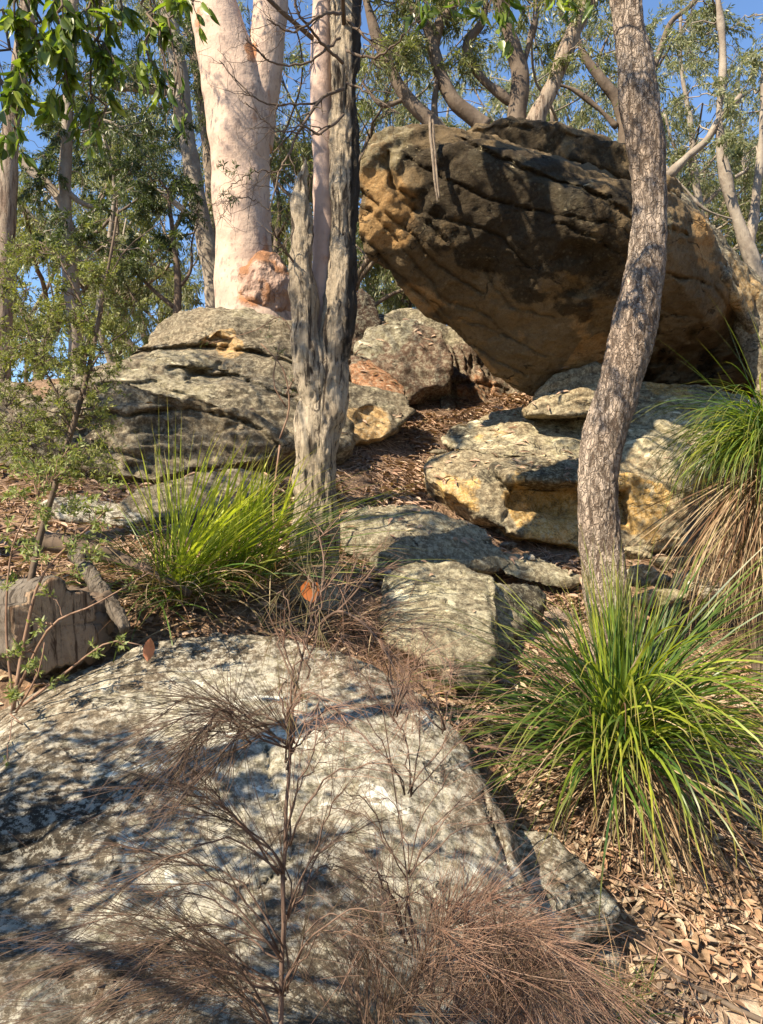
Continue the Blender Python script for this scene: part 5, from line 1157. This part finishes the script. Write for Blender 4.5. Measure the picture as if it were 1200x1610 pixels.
# ------------------------------------------------------------------ feathery saplings
B_STEM = bark_mat('dark sapling bark', (.10, .065, .048), (.17, .115, .085), (.06, .04, .03), 'smooth', bump=.003)
def spray(a, c, n, spread, Ln, rng, K=7, rad=.00062, arch=.06, dr=.12):
    a = P(*a); c = P(*c); n = int(n * .62)
    t = np.linspace(0, 1, 12)[:, None]
    ln = np.linalg.norm(c - a)
    pb = a * (1 - t) + c * t + np.array((0, 0, arch)) * np.sin(t * math.pi) + np.cumsum(rng.normal(size=(12, 3)) * .006, axis=0)
    s = rng.uniform(.12, 1, n) * 10.99; i = s.astype(int); f = (s - i)[:, None]
    o = pb[i] * (1 - f) + pb[i + 1] * f
    n0 = n
    d = nrm(nrm(pb[i + 1] - pb[i]) + nrm(rng.normal(size=(n, 3))) * rng.uniform(.3, 1.9, (n, 1)) * spread)
    l = rng.uniform(*Ln, n)
    u = np.linspace(0, 1, K)[None, :, None]
    p = o[:, None] + d[:, None] * u * l[:, None, None]
    p[..., 2] -= (dr * l[:, None]) * (u[..., 0] ** 2) * rng.uniform(-.6, 1.6, (n, 1))
    p = p + rng.normal(size=(n, 1, 3)) * .05 * u * u * l[:, None, None]
    V, Fc, tt = vtubes(p, np.broadcast_to(np.interp(np.linspace(0, 1, K), [0, .6, 1], [rad, rad * .9, rad * .3])[None], (n, K)))
    Vt, Ft = tube(pb, np.linspace(.0022, .0008, 12), 5)
    return (V, Fc), (Vt, Ft)
def feathery(name, label, stems, sprays, base, extra_mats=None, srad=None, group=None):
    rng = np.random.default_rng(len(label))
    t = thing(name, label, 'sapling', base, group)
    ac = Acc()
    for st in stems:
        p, r = L(st); V, Fc = limb_mesh(p, r, 10, .02, .0006, 30, 3); ac.add(V, Fc)
    V, Fc, _ = ac.get(); mk('stem', V, Fc, B_STEM, t, base)
    fo = {}; br = Acc()
    for (a, c, n, sp_, Ln, mat) in sprays:
        (V, Fc), (Vt, Ft) = spray(a, c, n, sp_, Ln, rng)
        fo.setdefault(mat.name, (mat, Acc()))[1].add(V, Fc); br.add(Vt, Ft)
    V, Fc, _ = br.get(); mk('branches', V, Fc, B_STEM, t, base)
    for mat, ac in fo.values():
        V, Fc, _ = ac.get(); mk('foliage', V, Fc, mat, t, base)
    return t
N1, N2, N3 = M_NEEDLE, M_NEEDLER, M_NEEDLEG
st = [[(442, 2050, 1.42, 10), (441, 1800, 1.42, 9), (442, 1610, 1.42, 8), (443, 1520, 1.42, 7.6), (446, 1450, 1.42, 7), (445, 1380, 1.43, 6.5), (449, 1330, 1.43, 6), (450, 1270, 1.43, 5.6), (454, 1220, 1.44, 5), (460, 1120, 1.45, 4), (474, 1040, 1.46, 3.4), (488, 980, 1.47, 2.6), (500, 930, 1.48, 2)]]
sp = []
rs = np.random.default_rng(71)
# tufts round the top
for k in range(13):
    y = 1180 - k * 19; x = 455 + (1180 - y) * .18
    sp.append(((x, y, 1.45), (x + rs.uniform(-50, 40), y - rs.uniform(30, 90), 1.45 + rs.uniform(-.12, .12)), 26, .35, (.05, .11), N3 if k % 3 else N2))
def fan(a, ang0, ang1, ln, cnt, n, sp_, Ln, mat, Y0=1.42, dY=.22):
    for k in range(cnt):
        an = math.radians(rs.uniform(ang0, ang1)); l = ln * rs.uniform(.55, 1.1)
        sp.append((a, (a[0] + math.cos(an) * l, a[1] - math.sin(an) * l, Y0 + rs.uniform(-dY, dY)), n, sp_, Ln, mat))
fan((456, 1180, 1.44), 165, 205, 210, 6, 75, .32, (.08, .22), N1)
fan((390, 1165, 1.5), 170, 205, 170, 4, 80, .30, (.08, .20), N1)
fan((446, 1370, 1.43), 140, 185, 260, 5, 44, .35, (.08, .24), N1)
fan((444, 1500, 1.42), 150, 200, 330, 6, 50, .35, (.10, .25), N1)
fan((444, 1560, 1.42), 165, 200, 420, 6, 90, .32, (.10, .28), N1)
fan((442, 1640, 1.42), 110, 175, 260, 6, 70, .4, (.10, .28), N1)
fan((448, 1330, 1.43), 20, 70, 190, 3, 24, .4, (.06, .18), N2)
fan((446, 1440, 1.43), 15, 80, 210, 4, 26, .4, (.08, .2), N1)
fan((444, 1560, 1.42), 20, 100, 230, 4, 30, .45, (.08, .22), N1)
fan((455, 1200, 1.44), 20, 75, 120, 4, 36, .4, (.05, .13), N2)
bS = np.array((P(442, 2050, 1.42)[0], 1.42, P(442, 2050, 1.42)[2]))
feathery('feathery_sapling', 'thin upright sapling with fans of fine rusty needles in front of the foreground boulder', st, sp, bS)
# right: reddish haze of needles and the dense plumes at the bottom
sp = []
st = [[(760, 2060, 1.45, 12), (740, 1800, 1.5, 10), (710, 1650, 1.55, 8), (670, 1530, 1.6, 6), (640, 1420, 1.65, 4)], [(740, 1800, 1.5, 8), (820, 1640, 1.5, 6), (840, 1540, 1.5, 4)], [(740, 1800, 1.5, 8), (620, 1660, 1.5, 6), (560, 1560, 1.5, 4)]]
fan((640, 1480, 1.6), 40, 160, 130, 6, 30, .45, (.08, .2), N2, 1.6)
fan((640, 1600, 1.55), 30, 160, 160, 7, 50, .4, (.10, .22), N2, 1.55)
fan((700, 1450, 1.6), -70, 10, 190, 8, 80, .35, (.10, .24), N2, 1.6)
fan((760, 1480, 1.6), -70, -20, 200, 9, 80, .3, (.10, .25), N2, 1.55)
fan((680, 1640, 1.55), 0, 90, 230, 12, 90, .35, (.10, .25), N2, 1.55)
fan((590, 1680, 1.5), 40, 130, 200, 10, 80, .35, (.10, .22), N1, 1.5)
fan((780, 1620, 1.5), -40, 110, 140, 9, 80, .35, (.10, .22), N1, 1.5)
bS = P(760, 2060, 1.45)
feathery('feathery_sapling', 'dense reddish plume of needle foliage at the bottom right of centre', st, sp, bS)
sp = []
st = [[(655, 1900, 2.0, 4), (652, 1600, 2.0, 3), (642, 1400, 2.0, 2.4), (622, 1250, 2.0, 1.8), (600, 1100, 2.0, 1.2)]]
fan((645, 1250, 2.0), 30, 160, 170, 7, 26, .5, (.08, .22), N2, 2.0, .2)
fan((640, 1380, 2.0), 10, 160, 190, 7, 26, .5, (.08, .22), N2, 2.0, .2)
fan((620, 1130, 2.0), 20, 150, 130, 5, 22, .5, (.08, .2), N2, 2.0, .2)
fan((700, 1150, 2.1), 60, 200, 120, 5, 40, .5, (.08, .2), N2, 2.1, .2)
feathery('feathery_sapling', 'airy pinkish sapling crown over the right half of the foreground boulder', st, sp, P(655, 1900, 2.0))
sp = []
st = [[(500, 985, 3.55, 5), (530, 962, 3.3, 4.5), (560, 972, 3.1, 4), (590, 1000, 3.0, 3.5), (615, 1040, 2.9, 3), (640, 1090, 2.85, 2), (655, 1140, 2.8, 1.5)], [(500, 985, 3.55, 5), (495, 1030, 3.6, 5)], [(530, 962, 3.3, 4), (560, 930, 3.3, 3), (590, 890, 3.3, 2)]]
for (a, c, n) in [((540, 975, 3.2), (600, 1010, 3.0), 60), ((590, 1000, 3.0), (625, 1075, 2.9), 90), ((600, 1030, 3.0), (645, 1110, 2.85), 90), ((625, 1060, 2.9), (660, 1160, 2.8), 50), ((530, 990, 3.2), (560, 1050, 3.1), 60), ((550, 1000, 3.1), (520, 1050, 3.1), 50),
                  ((560, 930, 3.3), (600, 870, 3.3), 60), ((530, 960, 3.3), (570, 880, 3.3), 60), ((540, 950, 3.3), (620, 900, 3.3), 60), ((505, 985, 3.5), (540, 915, 3.5), 30), ((600, 1000, 3.1), (700, 1040, 3.0), 60), ((590, 990, 3.1), (660, 990, 3.1), 40)]:
    sp.append((a, c, n, .22, (.06, .16), N2))
feathery('feathery_sapling', 'arching pink tipped frond drooping onto the foreground boulder from the twin trunk foot', st, sp, P(495, 1040, 3.6))

# ------------------------------------------------------------------ log, hanging bark, single leaves
def log():
    a = P(-40, 985, 3.75); c = P(88, 985, 3.12)
    t = thing('split_log', 'short sawn weathered log lying against the left end of the foreground boulder', 'log', a)
    ax = nrm(c - a); n = 40; ln = np.linalg.norm(c - a)
    s = np.linspace(0, 1, n)
    V, Fc = tube(a + (c - a) * s[:, None], np.full(n, .185), 72)
    C_ = a + ax * ((V - a) @ ax)[:, None]; rad = V - C_; rr = np.linalg.norm(rad, axis=1)
    u = nrm(rad + 1e-9)
    d = .035 * fbm(u * 2.5, 3, 3) + .012 * fbm(np.c_[u[:, :2] * 9, ((V - a) @ ax) * 1.5], 3, 5)
    V = V + u * (d * (rr > .1))[:, None]
    mk('wood', V, Fc, B_WOOD, t, a)
    # sawn end, a shallow dished disc with radial checks
    k = 90; R_ = 16; ang = np.linspace(0, 2 * math.pi, k, endpoint=False)
    e1 = nrm(np.cross(ax, (0, 0, 1))); e2 = np.cross(e1, ax)
    dirs = np.cos(ang)[:, None] * e1 + np.sin(ang)[:, None] * e2
    dd = .035 * fbm(dirs * 2.5, 3, 3)
    P_ = []
    for i in range(R_):
        f = i / (R_ - 1)
        z = .012 - .004 * f + .003 * noise(np.c_[ang * 6, np.full(k, f * 2), np.zeros(k)], 4) - .010 * (np.abs(((ang * 5 / 6.28) % 1) - .5) < .03) * f
        P_.append(c + dirs * ((.178 + dd) * f)[:, None] + ax * z[:, None])
    P_.append(c + dirs * (.178 + dd)[:, None] - ax * .03)
    V = np.array(P_).reshape(-1, 3); R_ += 1
    i = np.arange(R_ - 1)[:, None] * k; j = np.arange(k)[None]; j2 = (j + 1) % k
    mk('cut_end', V, np.stack([i + j, i + k + j, i + k + j2, i + j2], -1).reshape(-1, 4), B_CUT, t, a)
    ac = Acc()      # crumbling rotten rim on the right side of the cut
    for q in range(3):
        off = e1 * (-.17 - .02 * q) * (1 if np.dot(e1, (1, 0, 0)) < 0 else -1) + e2 * (-.10 + .09 * q) * (1 if e2[2] > 0 else -1)
        pts = np.array([a + ax * (ln * u_) + off + np.array((0, 0, .015 * math.sin(u_ * 9 + q))) for u_ in np.linspace(.1, 1.0, 10)])
        V, Fc = limb_mesh(pts, np.full(10, .055), 28, .010, .028, 14, q, squash=1); ac.add(V, Fc)
    V, Fc, _ = ac.get(); mk('bark', V, Fc, B_DARK, t, a)
log()
a = L([(118, 868, 3.5, 20), (150, 915, 3.4, 22), (178, 955, 3.3, 20), (198, 990, 3.22, 12)])
V, Fc = limb_mesh(a[0], a[1], 24, .008, .010, 22, 3, squash=.3)
tag(mk('wood_split', V, Fc, B_WOOD, None, a[0][-1]), 'grey split wood stave leaning on the right side of the sawn log', 'wood')
a = L([(70, 850, 3.7, 30), (160, 870, 3.7, 24), (245, 905, 3.7, 12), (300, 935, 3.7, 6)])
V, Fc = limb_mesh(a[0], a[1], 16, .02, .010, 12, 3, squash=1)
tag(mk('fallen_branch', V, Fc, B_DARK, None, a[0][0]), 'dark fallen branch behind the sawn log under the green tussock', 'branch')
a = L([(678, 195, 5.6, 5), (679, 225, 5.55, 6), (682, 255, 5.52, 6), (685, 290, 5.5, 4), (688, 318, 5.5, 3)])
ac = Acc()
for k, (dx, dz) in enumerate([(0, 0), (.012, .1), (-.01, .22)]):
    V, Fc = limb_mesh(a[0] + np.array((dx, 0, dz * .3)), a[1] * .7, 8, .03, .003, 20, k); ac.add(V, Fc)
V, Fc, _ = ac.get()
tag(mk('bark_strip', V, Fc, B_STRIP, None, a[0][0]), 'pale strip of shed bark hanging down the dark face of the overhanging boulder', 'bark strip')
def one_leaf(name, label, c, d, Ln, W, mat, up):
    o = P(*c); V, Fc = leaves(LEAFN, np.array([o]), np.array([d], float), Ln, W, RNG, np.array([up], float))
    tag(mk(name, V, Fc, mat, None, o), label, 'leaf', 'single dead leaves')
one_leaf('dead_leaf', 'curled orange dead leaf caught in the needles at the foot of the twin trunk', (483, 912, 1.5), (.25, 0, -.9), .046, .042, M_ORANGE, (.1, 1, .1))
one_leaf('dead_leaf', 'pinkish brown dead leaf standing on the top of the foreground boulder near the log', (232, 1040, 3.18), (.15, -.1, 1), .11, .05, M_PINKL, (-.3, 1, 0))
for i, (pl, lab) in enumerate([([(1225, 1565, 2.35, 9), (1150, 1545, 2.42, 8), (1080, 1532, 2.47, 7), (1010, 1528, 2.5, 5)], 'curved brown stick lying across the path at lower right'), ([(1005, 1520, 2.5, 3), (900, 1400, 2.75, 4), (850, 1340, 2.9, 3)], 'long straight straw coloured stick beside the broken slab'),
                               ([(560, 870, 5.0, 5), (640, 900, 4.9, 6), (700, 930, 4.8, 3)], 'dark stick lying above the middle boulder'), ([(630, 770, 5.9, 6), (720, 800, 5.8, 7), (790, 850, 5.6, 5)], 'grey branch lying over the litter above the step slab'),
                               ([(560, 790, 5.6, 6), (650, 760, 5.9, 6), (730, 790, 5.7, 4)], 'bent dark branch in the shade of the leafy gully')]):
    p, r = L(pl)
    q = catmull(np.c_[p, r], 16); q[:, 2] = G(q[:, 0], q[:, 1]) + q[:, 3] * .8 + .01
    V, Fc = limb_mesh(q[:, :3], q[:, 3], 8, .02, .001, 30, i, wob=.02)
    tag(mk('fallen_stick', V, Fc, B_BROWN if i % 2 == 0 else B_GREY, None, q[0, :3]), lab, 'stick', 'fallen sticks')

# ------------------------------------------------------------------ leaf litter
from mathutils.bvhtree import BVHTree
bpy.context.view_layer.update()
RV, RF, nn = [], [], 0
for o in ROCKS:
    if o['label'].startswith(('huge', 'dark slab', 'tall narrow')): continue
    m = o.matrix_world
    co = np.empty(len(o.data.vertices) * 3, np.float32); o.data.vertices.foreach_get('co', co)
    co = co.reshape(-1, 3) + np.array(o.location)
    f = np.empty(len(o.data.polygons) * 4, np.int32); o.data.polygons.foreach_get('vertices', f)
    RV.append(co); RF.append(f.reshape(-1, 4) + nn); nn += len(co)
bvh = BVHTree.FromPolygons(np.concatenate(RV).tolist(), np.concatenate(RF).tolist())
def litter(name, label, regions, mat, rng, Lr, W, keep_rock=.04, lift=.012):
    O, D, U = [], [], []
    for (x0, x1, y0, y1, n) in regions:
        # denser in drifts
        xs = rng.uniform(x0, x1, n * 2); ys = rng.uniform(y0, y1, n * 2)
        dn = noise(np.c_[xs * 2.2, ys * 2.2, xs * 0], 77)
        kp = rng.uniform(-.5, .6, n * 2) < dn + .15
        xs, ys = xs[kp], ys[kp]
        zs = G(xs, ys)
        pm = pathmask(xs, ys)
        for x, y, z, pmm in zip(xs, ys, zs, pm):
            if pmm > .5 and rng.uniform() < .8: continue
            h = bvh.ray_cast(Vector((x, y, 4.4)), Vector((0, 0, -1)))
            nz = (0, 0, 1)
            if h[0] is not None and h[0].z > z:
                if h[1].z < .6 or rng.uniform() > keep_rock: continue
                z = h[0].z; nz = tuple(h[1])
            O.append((x, y, z + rng.uniform(.002, lift))); U.append(nz)
    O = np.array(O); n = len(O); U = np.array(U)
    d = rng.normal(size=(n, 3)) * np.array((1, 1, .22)); d -= U * (d * U).sum(1)[:, None] * .8
    fl = U + rng.normal(size=(n, 3)) * .33
    fl = np.cross(np.cross(nrm(d), fl), nrm(d)); fl = np.cross(fl, nrm(d)) * 1.0
    V, Fc = leaves(LEAFN, O, d, rng.uniform(*Lr, n), W * rng.uniform(.6, 1.3, n), rng, np.cross(nrm(d), np.cross(nrm(d), U + rng.normal(size=(n, 3)) * .3)) * -1 + 0)
    o = mk(name, V, Fc, mat, None, (0, 0, 0))
    tag(o, label, name.replace('_', ' '), kind='stuff')
rl = np.random.default_rng(88)
litter('leaf_litter', 'pale tan fallen gum leaves scattered round the grass tree and the path', [(.2, 2.2, 1.6, 3.6, 5200), (.2, 2.6, 3.4, 5.4, 3000), (-.6, .8, 3.4, 4.6, 500), (2.2, 4.2, 1.6, 6.0, 1800), (-3.6, -1.3, .8, 3.4, 2200)], M_LITTER, rl, (.018, .085), .022, .01, .02)
litter('gully_litter', 'brown leaves and bark bits covering the gully between the rocks', [(-.6, 1.7, 4.6, 8.8, 9000), (-3.6, -.3, 3.4, 5.8, 3600), (1.2, 3.5, 5.0, 6.6, 1000)], M_LITTERD, rl, (.05, .12), .024, .05, .03)
# twigs among the litter
def twigs():
    n = 3300
    x = np.concatenate([rl.uniform(-.5, 1.4, 1300), rl.uniform(.3, 2.3, 1400), rl.uniform(-2.6, 0, 600)]); y = np.concatenate([rl.uniform(4.8, 8.5, 1300), rl.uniform(1.8, 5.0, 1400), rl.uniform(3.5, 5.5, 600)])
    a = rl.uniform(0, 6.28, n); l = rl.uniform(.06, .35, n)
    u = np.linspace(-.5, .5, 6)
    X = x[:, None] + np.cos(a)[:, None] * l[:, None] * u + rl.normal(size=(n, 6)) * .006
    Y = y[:, None] + np.sin(a)[:, None] * l[:, None] * u + rl.normal(size=(n, 6)) * .006
    Z = G(X, Y) + rl.uniform(.008, .03, (n, 1)) + rl.normal(size=(n, 6)) * .003
    V, Fc, _ = vtubes(np.stack([X, Y, Z], -1), np.broadcast_to(rl.uniform(.001, .0035, n)[:, None], (n, 6)))
    tag(mk('twig_litter', V, Fc, M_LITTERD, None, (0, 0, 0)), 'thin fallen twigs strewn over the leafy ground', 'twig litter', kind='stuff')
twigs()
